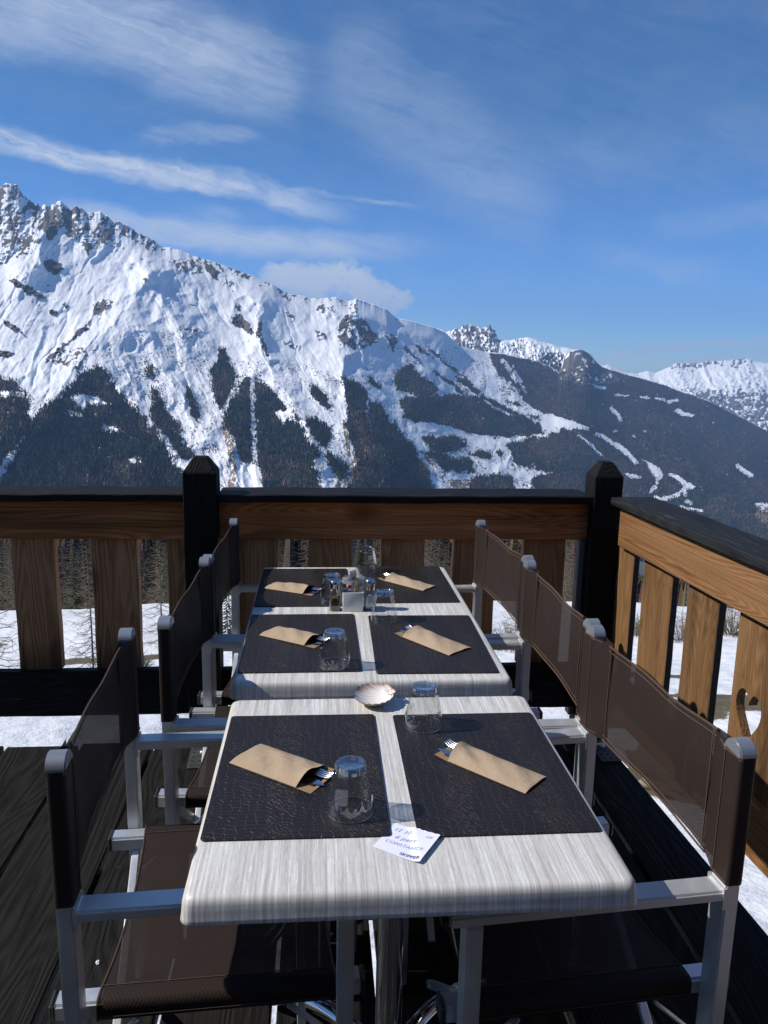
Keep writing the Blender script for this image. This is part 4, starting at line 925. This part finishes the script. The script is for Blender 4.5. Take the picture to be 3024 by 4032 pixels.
# ------------------------------------------------------------------ tables
def table(lab, x0, x1, y0, y1, feet, ncol):
    cx, cy = (x0+x1)/2, (y0+y1)/2; w, l = x1-x0, y1-y0
    root = thing('dining_table', lab, 'table', (cx, cy, 0), 0, 'tables pushed together in a row')
    mb = MB(); rings = []
    def rr_(ins, z, rad):
        P = []
        for sx, sy, a0 in ((1, 1, 0), (-1, 1, 90), (-1, -1, 180), (1, -1, 270)):
            for k in range(7): t = R(a0+15*k); P.append(mb.b.verts.new((sx*(w/2-ins-rad)+rad*math.cos(t), sy*(l/2-ins-rad)+rad*math.sin(t), z)))
        return P
    for ins, z, rad in ((.10, .7115, .01), (.022, .7110, .012), (.004, .7065, .016), (.0008, .7070, .018), (0, .7085, .018), (.001, .715, .018), (.002, .726, .018), (.003, .7370, .018), (.0045, .7425, .018), (.0072, .7468, .017), (.0108, .7492, .016), (.0155, .7500, .014), (.06, .7500, .012)):
        rings.append(rr_(ins, z, rad))
    for A, B in zip(rings[:-1], rings[1:]):
        for k in range(28): mb.b.faces.new((A[k], A[(k+1) % 28], B[(k+1) % 28], B[k]))
    mb.b.faces.new(rings[0][::-1]); mb.b.faces.new(rings[-1])
    mb.build('tabletop', M['laminate'], root, smooth=50)
    for yy in ncol:
        mb = MB(); mb.lathe([(.030, .055), (.0275, .06), (.0275, .688)], 28, (0, yy, 0)); mb.build('column', M['chrome'], root, smooth=40)
        mb = MB(); mb.box((0, yy, .699), (.36, .36, .022)); mb.bevel(.003); mb.build('top_bracket', M['blackplastic'], root)
        for k in range(4):
            a = R(45+90*k); c, s = math.cos(a), math.sin(a); pts = []
            for i in range(12):
                q = i/11; r = .02+.36*q; z = .095+.035*math.sin(q*2.2)-.115*q**2.2
                pts.append((c*r, yy+s*r, max(.021, z)))
            mb = MB(); mb.tube(pts, .0195, 14); mb.build('foot', M['chrome'], root, smooth=60)
    return root
table('square streaky grey table in the foreground holding the handwritten note', -.204, .4985, 1.034, 1.733, 4, [0])
table('longer streaky grey table by the railing holding the sugar and pepper pots', -.2165, .4925, 1.815, 2.917, 4, [-.27, .27])
TZ = .7502
MW, MD = .315, .456
MATS = [((-.034, 1.403), -.3, 'dark crocodile placemat under the near left glass, over the corner of the note'), ((.324, 1.396), .2, 'dark crocodile placemat on the right of the front table'),
  ((-.047, 2.106), .2, 'dark crocodile placemat on the left of the long table, nearest the shell'), ((.3075, 2.087), -.8, 'dark crocodile placemat on the right of the long table, nearest the shell'),
  ((-.050, 2.644), .2, 'dark crocodile placemat behind the pepper shaker'), ((.306, 2.677), .5, 'dark crocodile placemat in the far right corner of the long table')]
for (p, a, lab) in MATS:
    mb = MB(); r = .007; pts = []
    for sx, sy, a0 in ((1, 1, 0), (-1, 1, 90), (-1, -1, 180), (1, -1, 270)):
        for k in range(4): t = R(a0+30*k); pts.append((sx*(MW/2-r)+r*math.cos(t), sy*(MD/2-r)+r*math.sin(t)))
    mb.extrude_poly(pts, 0, .0026); mb.bevel(.0007, 1, 60)
    tag(mb.build('placemat', M['croc'], None, (*p, TZ+.0010), (0, 0, R(a))), lab, 'placemat', 'six dark placemats on the tables')
MZ = TZ+.0037

# ------------------------------------------------------------------ upturned tumblers
def make_glass():
    root = thing('drinking_glass', 'x', 'glass', group='upturned glasses on the tables')
    NF = 9
    def facet(a, r, z):
        # lower (table) part is a smooth flared cone; upper part cut by flat facets, meeting in arches
        ph = (a+math.pi/NF) % (2*math.pi/NF)-math.pi/NF
        ap = .0374-(z-.026)*.182
        return min(r, ap/math.cos(ph)) if z > .026 else r
    prof = [(.0420, .0), (.0424, .0006), (.0421, .0018), (.0405, .014), (.0393, .026)]
    for i in range(1, 19):
        z = .026+.061*i/18; prof.append((.0393-.0095*(i/18), z))
    prof += [(.0285, .0905), (.0265, .0922)]
    mb = MB(); mb.lathe(prof, 126, fn=facet, close=False)
    body = mb.build('bowl', M['glass'], root, smooth=28)
    mb = MB(); mb.tube([(.0413*math.cos(2*math.pi*k/64), .0413*math.sin(2*math.pi*k/64), .0011) for k in range(65)], .0011, 6, False); mb.build('rim', M['glassbase'], root, smooth=180)
    mb = MB()
    def fb(a, r, z): return r if r < .02 else min(r, facet(a, r, min(z, .087)))
    mb.lathe([(.0005, .0785), (.0215, .0775), (.0262, .0762), (.0284, .080), (.0281, .087), (.0262, .0905), (.0222, .0908), (.0205, .0885), (.0150, .0870), (.0005, .0865)], 126, close=False, fn=fb)
    mb.build('base', M['glassbase'], root, smooth=35)
    return root
GL = [((.057, 1.250), 'upside-down glass beside the white note on the front table'), ((.228, 1.571), 'upside-down glass just right of the scallop shell'), ((.0415, 1.921), 'upside-down glass on the placemat behind the scallop shell'),
  ((.201, 2.279), 'upside-down glass standing in front of the salt shaker'), ((.045, 2.464), 'upside-down glass partly hidden behind the pepper shaker'), ((.178, 2.833), 'farthest upside-down glass, at the railing end of the table')]
g0 = make_glass(); gls = [g0]+[copy_tree(g0) for _ in GL[1:]]
for k, (o, (p, lab)) in enumerate(zip(gls, GL)): o.location = (*p, MZ); o.rotation_euler = (0, 0, k*.9); o['label'] = lab

# ------------------------------------------------------------------ cutlery in paper sleeves
def spline(pts, n=24):
    t = np.linspace(0, 1, len(pts)); q = np.linspace(0, 1, n); return np.c_[[np.interp(q, t, [p[i] for p in pts]) for i in range(len(pts[0]))]].T
def fork_mesh():
    mb = MB()                                       # tines point to +x
    prof = [(-.095, .0055, .000), (-.06, .006, .001), (-.01, .0032, .004), (.03, .0036, .007), (.045, .010, .006), (.058, .0118, .003)]
    t = spline(prof, 30)
    def f(u, v):
        x, w, z = [float(np.interp(u, np.linspace(0, 1, 30), t[:, i])) for i in range(3)]; return (x, (v-.5)*2*w, z+.0012*(1-(2*v-1)**2))
    mb.grid(f, 29, 6); mb.grid(lambda u, v: (lambda q: (q[0], q[1], q[2]-.0018))(f(u, v)), 29, 6)
    for k in range(4):
        y = -.0093+.0062*k
        mb.tube([(.056, y, .0035), (.07, y, .0018), (.085, y*.98, .0022), (.099, y*.95, .0055)], [.0021, .0020, .0018, .0008], 6)
    return mb
def knife_mesh():
    mb = MB(); prof = [(-.105, .006, 0), (-.03, .0065, .001), (-.02, .005, .001), (-.01, .0085, .001), (.05, .0095, .001), (.08, .0085, .001), (.095, .0045, .001), (.102, .0008, .001)]
    t = spline(prof, 40)
    def f(u, v, s):
        x, w, z = [float(np.interp(u, np.linspace(0, 1, 40), t[:, i])) for i in range(3)]; th = .0022 if x < -.015 else .0009
        return (x, (v-.5)*2*w, z+s*th*(1-(2*v-1)**2))
    mb.grid(lambda u, v: f(u, v, 1), 39, 6); mb.grid(lambda u, v: f(u, v, -1), 39, 6); return mb
MESH = {}
def inst(key, mk, mt, name, loc, rot, lab, cat, group):
    if key not in MESH:
        o = mk().build(name, mt, smooth=60); MESH[key] = o.data
    else: o = bpy.data.objects.new(name, MESH[key]); COL.objects.link(o)
    o.scale = (.86, 1, 1)
    o.location = loc; o.rotation_euler = rot; return tag(o, lab, cat, group)
def sleeve(p, ang, L, W, where, seed, spread=1):
    rng = random.Random(seed); a = R(ang)
    root = thing('paper_sleeve', f'brown paper cutlery sleeve {where}', 'cutlery sleeve', (*p, MZ), a, 'brown paper cutlery sleeves')
    # underside sheet with its longer flap, lying on the mat
    ph = rng.uniform(0, 6)
    mb = MB(); FL = .030
    mb.grid(lambda u, v: ((L+FL)*u, (v-.5)*W*(1-.0*u), .0008+.0035*max(0, u-.86)*7*(v**2)+.0012*abs(math.sin(u*4+ph))*(1-abs(2*v-1))), 24, 8)
    mb.build('back_sheet', M['kraft_in'], root, smooth=180, normals=False)
    def top(u, v):
        e = 1-abs(2*v-1)**2.6; puff = .0045+.0125*min(1, u*3)*(.45+.55*u)
        x = L*u-.012*u*(1-abs(2*v-1))*0; z = .0012+e*puff*(.9+.22*math.sin(u*7+ph)*math.sin(v*5+ph)+.10*math.sin(u*17+v*9))
        if u > .93: z += .004*e*(u-.93)/.07
        x += -.010*(abs(2*v-1)**2)*u*.0+.006*u*math.sin(v*3.1)-.004
        return (max(0, x), (v-.5)*W*(1-.012*e), z+.0012*u)
    mb = MB(); mb.grid(top, 34, 14)
    mb.build('front_sheet', M['kraft'], root, smooth=180, normals=False)
    c, s = math.cos(a), math.sin(a)
    def at(x, y, z): return (p[0]+c*x-s*y, p[1]+s*x+c*y, MZ+z)
    inst('napkin', lambda: nap(), M['napkin'], 'napkin', at(L*.5+.026, 0, .0026), (0, 0, a), f'folded dark brown napkin inside the sleeve {where}', 'napkin', 'napkins in the sleeves')
    inst('fork', fork_mesh, M['steel'], 'fork', at(L-.046, .010*spread, .0040), (R(0), R(-1), a+R(3*spread)), f'steel fork poking out of the sleeve {where}', 'fork', 'forks in the sleeves')
    inst('knife', knife_mesh, M['steel'], 'knife', at(L-.050, -.010*spread, .0036), (R(0), R(0), a-R(3*spread)), f'steel knife poking out of the sleeve {where}', 'knife', 'knives in the sleeves')
def nap():
    mb = MB(); mb.box((0, 0, 0), (.185, .052, .0022)); mb.bevel(.0008); return mb
sleeve((-.1445, 1.4615), -36.6, .168, .094, 'beside the glass on the front left placemat', 1)
sleeve((.408, 1.315), 135.2, .178, .080, 'on the right of the front table', 2, -1)
sleeve((-.142, 2.1825), -34.5, .160, .092, 'behind the shell, on the left', 3)
sleeve((.3865, 2.000), 127.5, .185, .092, 'behind the shell, on the right', 4, -1)
sleeve((-.165, 2.650), -28.5, .155, .090, 'to the left of the pepper shaker', 5)
sleeve((.3855, 2.600), 135.0, .178, .078, 'at the far right, next to the last glass', 6, -1)

# ------------------------------------------------------------------ cruet set
def shaker(name, lab, p, cont, contname, fill):
    root = thing(name, lab, 'shaker', (*p, TZ))
    def sq(a, r, z): k = 1 if z < .052 else max(0, 1-(z-.052)/.010); s_ = (abs(math.cos(a))**5+abs(math.sin(a))**5)**(-1/5); return r*(k*s_+(1-k))
    mb = MB(); mb.lathe([(.004, .0015), (.0172, .0), (.0190, .003), (.0184, .030), (.0180, .050), (.0165, .058), (.0150, .064), (.0152, .072)], 48, fn=sq, close=False)
    mb.build('jar', M['glass'], root, smooth=50)
    mb = MB(); mb.lathe([(.002, .0045), (.0155, .004), (.0163, .006), (.0158, fill), (.002, fill+.002)], 40, fn=sq, close=False); mb.build(contname, cont, root, smooth=50)
    mb = MB(); mb.lathe([(.0176, .066), (.0180, .068), (.0176, .072), (.0181, .076), (.0174, .080), (.0182, .086), (.0170, .094), (.0120, .0995), (.0015, .101)], 40, close=False); mb.lathe([(.0176, .066), (.001, .0661)], 40, close=False)
    mb.mi = 1
    for k in range(6): mb.lathe([(.0009, .1003), (.0009, .1010)], 8, (.006*math.cos(k*1.047), .006*math.sin(k*1.047), -.0003))
    mb.build('lid', [M['chrome'], M['hole']], root, smooth=50)
shaker('pepper_shaker', 'glass pepper shaker with steel lid left of the sugar holder', (.0525, 2.386), M['pepper'], 'pepper', .042)
shaker('salt_shaker', 'glass salt shaker with steel lid right of the sugar holder', (.163, 2.394), M['salt'], 'salt', .047)
SX, SY, SW, SD, SH = .109, 2.394, .068, .062, .062
mb = MB()
def rsq(w, d, r):
    return [(sx*(w/2-r)+r*math.cos(R(a0+k*30)), sy*(d/2-r)+r*math.sin(R(a0+k*30))) for sx, sy, a0 in ((1, 1, 0), (-1, 1, 90), (-1, -1, 180), (1, -1, 270)) for k in range(4)]
oo, ii = rsq(SW, SD, .006), rsq(SW-.008, SD-.008, .004)
rings = [[mb.b.verts.new((x*k, y*k, z)) for x, y in P] for P, k, z in ((oo, .95, .0), (oo, .985, .003), (oo, 1, SH-.002), (oo, .985, SH), (ii, 1.0, SH), (ii, .99, SH-.003), (ii, .96, .006))]
for A, B in zip(rings[:-1], rings[1:]):
    for k in range(16): mb.b.faces.new((A[k], A[(k+1) % 16], B[(k+1) % 16], B[k]))
mb.b.faces.new(rings[0][::-1]); mb.b.faces.new(rings[-1])
tag(mb.build('sachet_holder', M['ceramic'], None, (SX, SY, TZ), (0, 0, R(-3)), smooth=50), 'white square ceramic pot filled with sugar sachets', 'sachet holder')
SA = [(-.022, -.014, .050, -12, -6, 'sachet', 'red', 'white sugar sachet with red print at the left front of the pot'), (-.009, -.016, .046, -4, -5, 'sachet', 'red', 'white sugar sachet with a red round mark, front centre left'), (.008, -.017, .044, 3, -6, 'sachet_brown', 'greyprint', 'brown sugar sachet in front centre of the pot'),
  (.020, -.012, .052, 9, -4, 'sachet', 'greyprint', 'narrow white sachet leaning right at the front right'), (-.018, .002, .056, -8, 0, 'sachet', 'greyprint', 'white sachet standing second row on the left'), (.002, .002, .072, -3, 4, 'sachet', 'greyprint', 'tallest white sachet rising from the middle of the pot'),
  (.014, .006, .066, 7, 3, 'sachet', 'greyprint', 'white sachet with grey print right of the tallest one'), (.024, .010, .058, 12, 2, 'sachet', 'red', 'white sachet leaning far right at the back'), (-.012, .014, .062, -6, 8, 'sachet', 'red', 'white sachet leaning left at the back'), (.006, .019, .078, -14, 10, 'sachet', 'greyprint', 'pale tall sachet leaning back left')]
for (x, y, top, tx, ty, mk, pk, lab) in SA:
    mb = MB(); mb.grid(lambda u, v: ((u-.5)*.021, .0035*math.sin(u*math.pi)*math.sin(min(1, max(0, (v*1.1-.05)))*math.pi)-.0012, (v-.5)*.088), 6, 10); mb.grid(lambda u, v: ((.5-u)*.021, -.0030*math.sin(u*math.pi)*math.sin(min(1, max(0, (v*1.1-.05)))*math.pi)-.0012, (v-.5)*.088), 6, 10)
    s = mb.build('sugar_sachet', M[mk], None, (SX+x, SY+y, TZ+.050+(top-.044)*.95), (R(ty), R(tx), R(random.uniform(-14, 14))), smooth=180, normals=False); tag(s, lab, 'sugar sachet', 'sugar sachets in the white pot')
    mb = MB(); mb.lathe([(.0062, 0), (.0062, .0004)], 16); mb.box((0, -.016, .0002), (.014, .003, .0004)); mb.box((0, -.022, .0002), (.011, .002, .0004)); mb.build('printed_mark', M[pk], s, (0, -.0048, .026), (R(90), 0, 0))

# ------------------------------------------------------------------ scallop shell, note
def shell():
    mb = MB(); RS = .0525                          # round fan, hinge at the origin, fan towards -y
    def pt(u, v, off):
        ph = R(-90)+R(322)*(u-.5); n = 17
        rim = Vector((RS*1.03*math.cos(ph), -RS*.97+RS*math.sin(ph)*.97, 0))
        k = v*(1+.012*math.cos(u*2*math.pi*n)*v); p = rim*k
        q = (Vector((p.x, p.y+RS*.97, 0))).length/RS
        return (p.x, p.y, .024*q*q+.0010*math.cos(u*2*math.pi*n)*min(1, v*1.4)+off)
    mb.grid(lambda u, v: pt(u, .02+.98*v, .0008), 150, 22); mb.mi = 1; mb.grid(lambda u, v: pt(1-u, .02+.98*v, -.0008), 150, 22); mb.mi = 0
    for s in (-1, 1):
        mb.grid(lambda u, v: (s*(.001+.024*u), .005-.022*v*(1-.30*u)-.003*u, .0225+.004*u-.004*v+.0008*math.sin(u*20)), 8, 6); mb.mi = 2; mb.tube([(s*.001, .005, .0235), (s*.012, .004, .026), (s*.025, .002, .028)], .0018, 6); mb.mi = 0
    return mb
m, t, b, o = mat('scallop inside'); x, y, z = t.sep(t.tc()); rr_ = t.vec('LENGTH', t.comb(x, t.math('ADD', y, .051), 0)); ang = t.math('ARCTAN2', x, t.math('MULTIPLY', y, -1.0))
st = t.noise(t.comb(t.math('MULTIPLY', ang, 5.0), t.math('MULTIPLY', rr_, 12), 0), 1.4, 3); edge_ = t.math('MULTIPLY', t.mr(rr_, .036, .052, 0, 1), t.mr(st, .38, .52, 0, 1))
side_ = t.mr(x, -.005, -.04, 0, 1); c = t.mix(t.math('MULTIPLY', edge_, side_), (.70, .665, .63), (.22, .07, .035)); c = t.mix(t.mr(t.noise(t.tc(), 60, 3), .4, .7, 0, .25), c, (.60, .60, .66))
t.put(b.inputs['Base Color'], c); b.inputs['Roughness'].default_value = .38; M['shell_in'] = m
M['shell_out'] = simple('scallop outside', (.50, .38, .24), .6, 0, .3, .35, 120); M['shell_hinge'] = simple('scallop hinge', (.38, .17, .08), .6, 0, .3, .4, 200)
so_ = shell().build('scallop_shell', [M['shell_in'], M['shell_out'], M['shell_hinge']], None, (0, 0, 0), smooth=60, normals=False)
SM = Matrix.Translation((.129, 1.694, TZ+.0025)) @ Matrix.Rotation(R(6), 4, 'X') @ Matrix.Rotation(R(-3), 4, 'Y') @ Matrix.Rotation(R(-66), 4, 'Z') @ Matrix.Translation((0, .045, 0)) @ Matrix.Scale(.88, 4)
so_.matrix_world = SM
tag(so_, 'white scallop shell with brown rim lying hollow side up at the gap between the tables', 'shell')
NT_L, NT_R, NB_R, NB_L = [Vector((*q, 0)) for q in ((.133, 1.213), (.204, 1.166), (.161, 1.099), (.089, 1.149))]
ctr = (NT_L+NT_R+NB_R+NB_L)/4
mb = MB()
def notept(u, v):
    p = (NB_L*(1-u)+NB_R*u)*(1-v)+(NT_L*(1-u)+NT_R*u)*v
    if v > .95: p = p+Vector((.0006*math.sin(u*60), .0008*math.sin(u*47+1), 0))
    # slips under the left mat, rides over the right one, then curls up at its right edge
    z = .0005+.0042*sst(.150, .166, np.float64(p.x))+.0045*max(0, u-.6)**1.5*1.6
    return p-ctr+Vector((0, 0, float(z)))
mb.grid(notept, 36, 24)
note = mb.build('paper_note', M['paper'], None, (ctr.x, ctr.y, TZ), smooth=180, normals=False); tag(note, 'small white paper note with a handwritten booking lying between the two front placemats', 'note')
ex = (NB_R-NB_L+NT_R-NT_L).normalized(); nang = math.atan2(ex.y, ex.x)
def write(name, txt, u, v, size, m, rot=0, shear=.25, off=0.0):
    cu = bpy.data.curves.new(name, 'FONT'); cu.body = txt; cu.size = size; cu.shear = shear; cu.align_x = 'CENTER'; cu.align_y = 'CENTER'; cu.offset = off; cu.space_character = 1.1
    tmp = bpy.data.objects.new(name, cu); COL.objects.link(tmp); bpy.context.view_layer.update()
    me = bpy.data.meshes.new_from_object(tmp.evaluated_get(bpy.context.evaluated_depsgraph_get())); bpy.data.objects.remove(tmp)
    me.materials.clear(); me.materials.append(m); ob = bpy.data.objects.new(name, me); COL.objects.link(ob); ob.parent = note; q = notept(u, v)
    # the strokes follow the paper
    ca, sa = math.cos(nang+R(rot)), math.sin(nang+R(rot)); c0 = ((NB_L+NB_R)/2-ctr, (NT_L+NT_R)/2-ctr)
    du = ((NB_R-NB_L)+(NT_R-NT_L))/2; dv = ((NT_L-NB_L)+(NT_R-NB_R))/2
    for vx in me.vertices:
        X_, Y_ = q.x+ca*vx.co.x-sa*vx.co.y, q.y+sa*vx.co.x+ca*vx.co.y
        dd = Vector((X_, Y_, 0)); det = du.x*dv.y-du.y*dv.x
        uu = .5+(dd.x*dv.y-dd.y*dv.x)/det; vv = .5+(du.x*dd.y-du.y*dd.x)/det
        vx.co = (X_, Y_, notept(min(1, max(0, uu)), min(.94, max(0, vv))).z+.00045)
    return ob
write('handwriting', '12 30', .26, .80, .0125, M['ink'], 3); write('handwriting', '6 pers', .43, .57, .0135, M['ink'], 4, .4); write('handwriting', 'CONSTANCE', .50, .35, .0105, M['ink'], 2, .2); write('handwriting', 'OK', .84, .80, .0085, M['ink'], 8)
write('printed_word', 'SKIPPER', .74, .10, .0092, M['print'], 0, 0, .00025)

# ------------------------------------------------------------------ trees and shrubs beyond the terrace
m, t, b, o = mat('larch bark'); n = t.noise(t.tc(), 5, 4); t.put(b.inputs['Base Color'], t.mix(n, (.055, .045, .036), (.16, .13, .10))); b.inputs['Roughness'].default_value = .95; M['bark'] = m
m, t, b, o = mat('bare larch twigs'); n = t.noise(t.tc(), 2.2, 3); t.put(b.inputs['Base Color'], t.mix(n, (.085, .066, .046), (.20, .155, .105))); b.inputs['Roughness'].default_value = .95; M['twig'] = m
m, t, b, o = mat('dark spruce needles'); n = t.noise(t.tc(), 3.5, 4); t.put(b.inputs['Base Color'], t.mix(n, (.012, .022, .010), (.050, .068, .026))); b.inputs['Roughness'].default_value = .9; M['needle'] = m
def make_tree(kind, H, label, cat, group, seed):
    rng = random.Random(seed); nm = {'larch': 'larch_tree', 'spruce': 'spruce_tree'}[kind]
    root = thing(nm, label, cat, group=group)
    mb = MB(); lean = rng.uniform(-.02, .02); r0 = H*.0085
    mb.tube([(lean*H*k/8*math.sin(k*.6), .4*lean*H*k/8, H*k/8-.3*(k == 0)) for k in range(9)], [r0*(1-.95*k/8)+.003*H*.1 for k in range(9)], 7)
    mb.build('trunk', M['bark'], root, smooth=60)
    mb = MB()
    if kind == 'larch':
        nb = 85
        for i in range(nb):
            f = .07+.92*i/nb; z = H*f; a = i*2.4+rng.uniform(-.5, .5); L = H*(.27*(1-f)**.75+.02)*rng.uniform(.6, 1.1)
            pts = [Vector((math.cos(a)*L*q, math.sin(a)*L*q, z-L*.22*math.sin(q*2.6)+L*.16*q*q)) for q in (0, .3, .6, 1)]
            rb = H*.0036*(1-f*.6); mb.tube(pts, [rb, rb*.8, rb*.55, rb*.25], 3, False)
            for j in range(int(4+9*(1-f))):
                q = rng.uniform(.2, 1); k = min(2, int(q*3)); p = pts[k].lerp(pts[k+1], q*3-k) if k < 3 else pts[3]
                l2 = L*rng.uniform(.15, .36); d = Vector((math.cos(a+rng.choice((-1, 1))*rng.uniform(.5, 1.2)), math.sin(a+rng.choice((-1, 1))*rng.uniform(.5, 1.2)), rng.uniform(-.7, .25)))
                mb.tube([p, p+d*l2*.5, p+d*l2+Vector((0, 0, -l2*.12))], [rb*.4, rb*.3, rb*.15], 3, False)
        mb.build('crown', M['twig'], root)
    else:
        nb = 150
        for i in range(nb):
            f = .05+.94*(i/nb)**.85; z = H*f; a = i*2.4+rng.uniform(-.4, .4); L = H*(.20*(1-f)**.85+.012)*rng.uniform(.7, 1.12)
            for j in range(9):
                q = .18+.82*j/9; w_ = L*.22*(1.15-q)+.01*H*.2; dr = -L*.34*q+L*.14*q*q
                c = Vector((math.cos(a)*L*q, math.sin(a)*L*q, z+dr)); tx = Vector((-math.sin(a), math.cos(a), 0)); dx_ = Vector((math.cos(a), math.sin(a), -.3))
                for s in (-1, 1):
                    e = c+tx*s*w_*rng.uniform(.7, 1.3)+dx_*w_*rng.uniform(.3, .9)+Vector((0, 0, -w_*rng.uniform(.2, .7)))
                    v = [mb.b.verts.new(x_) for x_ in (c-dx_*w_*.3, c+dx_*w_*.5, e)]; mb.b.faces.new(v)
        mb.build('crown', M['needle'], root, normals=False)
    return root
def at_ground(px, py, dmin=8, dmax=400):
    d = ray(px, py); d = d/np.hypot(d[0], d[1]); r = dmin
    while r < dmax:
        x, y, z = d[0]*r, d[1]*r, CAMZ+d[2]*r
        if z < gz(x, y): return x, y, gz(x, y)
        r += .1 if r < 60 else 1
    return x, y, gz(x, y)
def put(o, p, h, rz=0.0, H0=1.0):
    o.location = (p[0], p[1], p[2]-.05); o.rotation_euler = (0, 0, rz); o.scale = (h/H0,)*3
SG = 'young larches on the snow below the terrace'
lt = make_tree('larch', 4.0, 'leafless young larch on the snow seen between the left balusters', 'larch tree', SG, 5); put(lt, at_ground(368, 2640), 2.9, .3, 4.0)
for (px, py, h, rz, lab) in [(-30, 2660, 3.6, 1.7, 'leafless young larch at the left edge, behind the first baluster'), (640, 2535, 3.1, 2.9, 'leafless young larch beside the post, left of the black railing post'), (2030, 2480, 2.2, .9, 'small bare larch seen under the right chair backs through the railing')]:
    c = copy_tree(lt); c['label'] = lab; put(c, at_ground(px, py), h, rz, 4.0)
sp_ = make_tree('spruce', 4.0, 'small green spruce on the snow seen below the far left chair back', 'spruce tree', None, 8); put(sp_, at_ground(897, 2500), 1.9, 0, 4.0)
# the wood below the snow slope
lb, sb = 'bare brown larch among the trees of the wood behind the railing', 'dark green spruce among the trees of the wood behind the railing'
GW = 'trees of the wood below the snow slope'
protos = [('larch', make_tree('larch', 13, lb, 'larch tree', GW, 21)), ('larch', make_tree('larch', 13, lb, 'larch tree', GW, 22)), ('spruce', make_tree('spruce', 13, sb, 'spruce tree', GW, 23)), ('spruce', make_tree('spruce', 13, sb, 'spruce tree', GW, 24))]
rng = random.Random(3); spots = []
while len(spots) < 240:
    a = R(rng.uniform(-25, 36)); d = rng.uniform(52, 125)
    x, y = math.sin(a)*d, math.cos(a)*d
    if all((x-q[0])**2+(y-q[1])**2 > 2.6**2 for q in spots): spots.append((x, y, a, d))
for i, (x, y, a, d) in enumerate(spots):
    pl_ = .88 if a > R(4) else .82
    k = rng.choice((0, 1)) if rng.random() < pl_ else rng.choice((2, 3))
    o = protos[k][1] if i == k and k < 4 else None
    if i < 4: o = protos[i][1]
    else: o = copy_tree(protos[k][1])
    zg = gz(x, y); hmax = (CAMZ-d*math.tan(R(14.2 if a > R(19) else 11.3)))-zg
    put(o, (x, y, zg), max(6.0, min(19, hmax*rng.uniform(.75, 1.08))), rng.uniform(0, 6.3), 13)
def shrub(p, h, w_, lab, seed, n=90):
    rng = random.Random(seed); mb = MB()
    for i in range(n):
        a = rng.uniform(0, 6.28); r = rng.uniform(0, w_*.5); b0 = Vector((math.cos(a)*r*.5, math.sin(a)*r*.5, -.05)); tp_ = b0+Vector((math.cos(a)*rng.uniform(.1, .6)*w_*.5, math.sin(a)*rng.uniform(.1, .6)*w_*.5, h*rng.uniform(.4, 1)))
        mid = b0.lerp(tp_, .5)+Vector((rng.uniform(-.05, .05), rng.uniform(-.05, .05), 0)); mb.tube([b0, mid, tp_], [.009, .007, .003], 3, False)
        for j in range(6):
            q = rng.uniform(.3, 1); s = b0.lerp(tp_, q); mb.tube([s, s+Vector((rng.uniform(-.22, .22), rng.uniform(-.22, .22), rng.uniform(-.05, .2)))], [.005, .002], 3, False)
    tag(mb.build('bare_shrub', M['twig'], None, p), lab, 'shrub', 'bare shrubs on the snow')
shrub(at_ground(2515, 2505), .75, 1.5, 'low bare shrub on the snow between the first two balusters of the side railing', 1)
shrub(at_ground(2690, 2525), .85, 2.0, 'reddish bare shrub on the snow between the second and third side balusters', 2)
shrub(at_ground(2890, 2500), 1.3, 2.4, 'dense bare shrub on the snow behind the sunny side railing, next to the heart baluster', 3, 150)
shrub(at_ground(2030, 2555), .7, 2.0, 'bare shrub on the snow under the far right chair back', 4)
shrub(at_ground(560, 2640), .35, .5, 'tiny bare shrub on the snow left of the black post', 6, 20)
# stones at the foot of the deck
mb = MB(); v = bmesh.ops.create_icosphere(mb.b, subdivisions=4, radius=1)['verts']
for q in v:
    c = q.co.copy(); k = 1+.35*math.sin(c.x*3+c.y*2)+.18*math.sin(c.y*7+c.z*5)+.10*math.sin(c.z*13+c.x*11)
    q.co = Vector((c.x*.34*k, c.y*.55*k, c.z*.26*k))
px_ = at_ground(2690, 3130, .8)
tag(mb.build('boulder', M['rock'], None, (px_[0], px_[1], px_[2]+.1), (0, 0, .5), smooth=60), 'mossy grey boulder in the snow just off the right edge of the deck', 'boulder')

# ------------------------------------------------------------------ air
mb = MB(); mb.box((0, 6500, 0), (30000, 21000, 10))
for v in mb.b.verts: v.co.z = 1250 if v.co.z > 0 else -1500
m = bpy.data.materials.new('thin mountain air'); m.use_nodes = True; t = NT(m.node_tree); m.node_tree.nodes.clear(); o = t.new('ShaderNodeOutputMaterial'); pv = t.new('ShaderNodeVolumePrincipled')
pv.inputs['Color'].default_value = (.33, .57, 1.0, 1); pv.inputs['Density'].default_value = 6.0e-5; pv.inputs['Anisotropy'].default_value = 0.1
t.l.new(pv.outputs[0], o.inputs['Volume'])
hz = mb.build('haze', m); tag(hz, 'thin blue air between the terrace and the mountains', 'haze', kind='stuff')
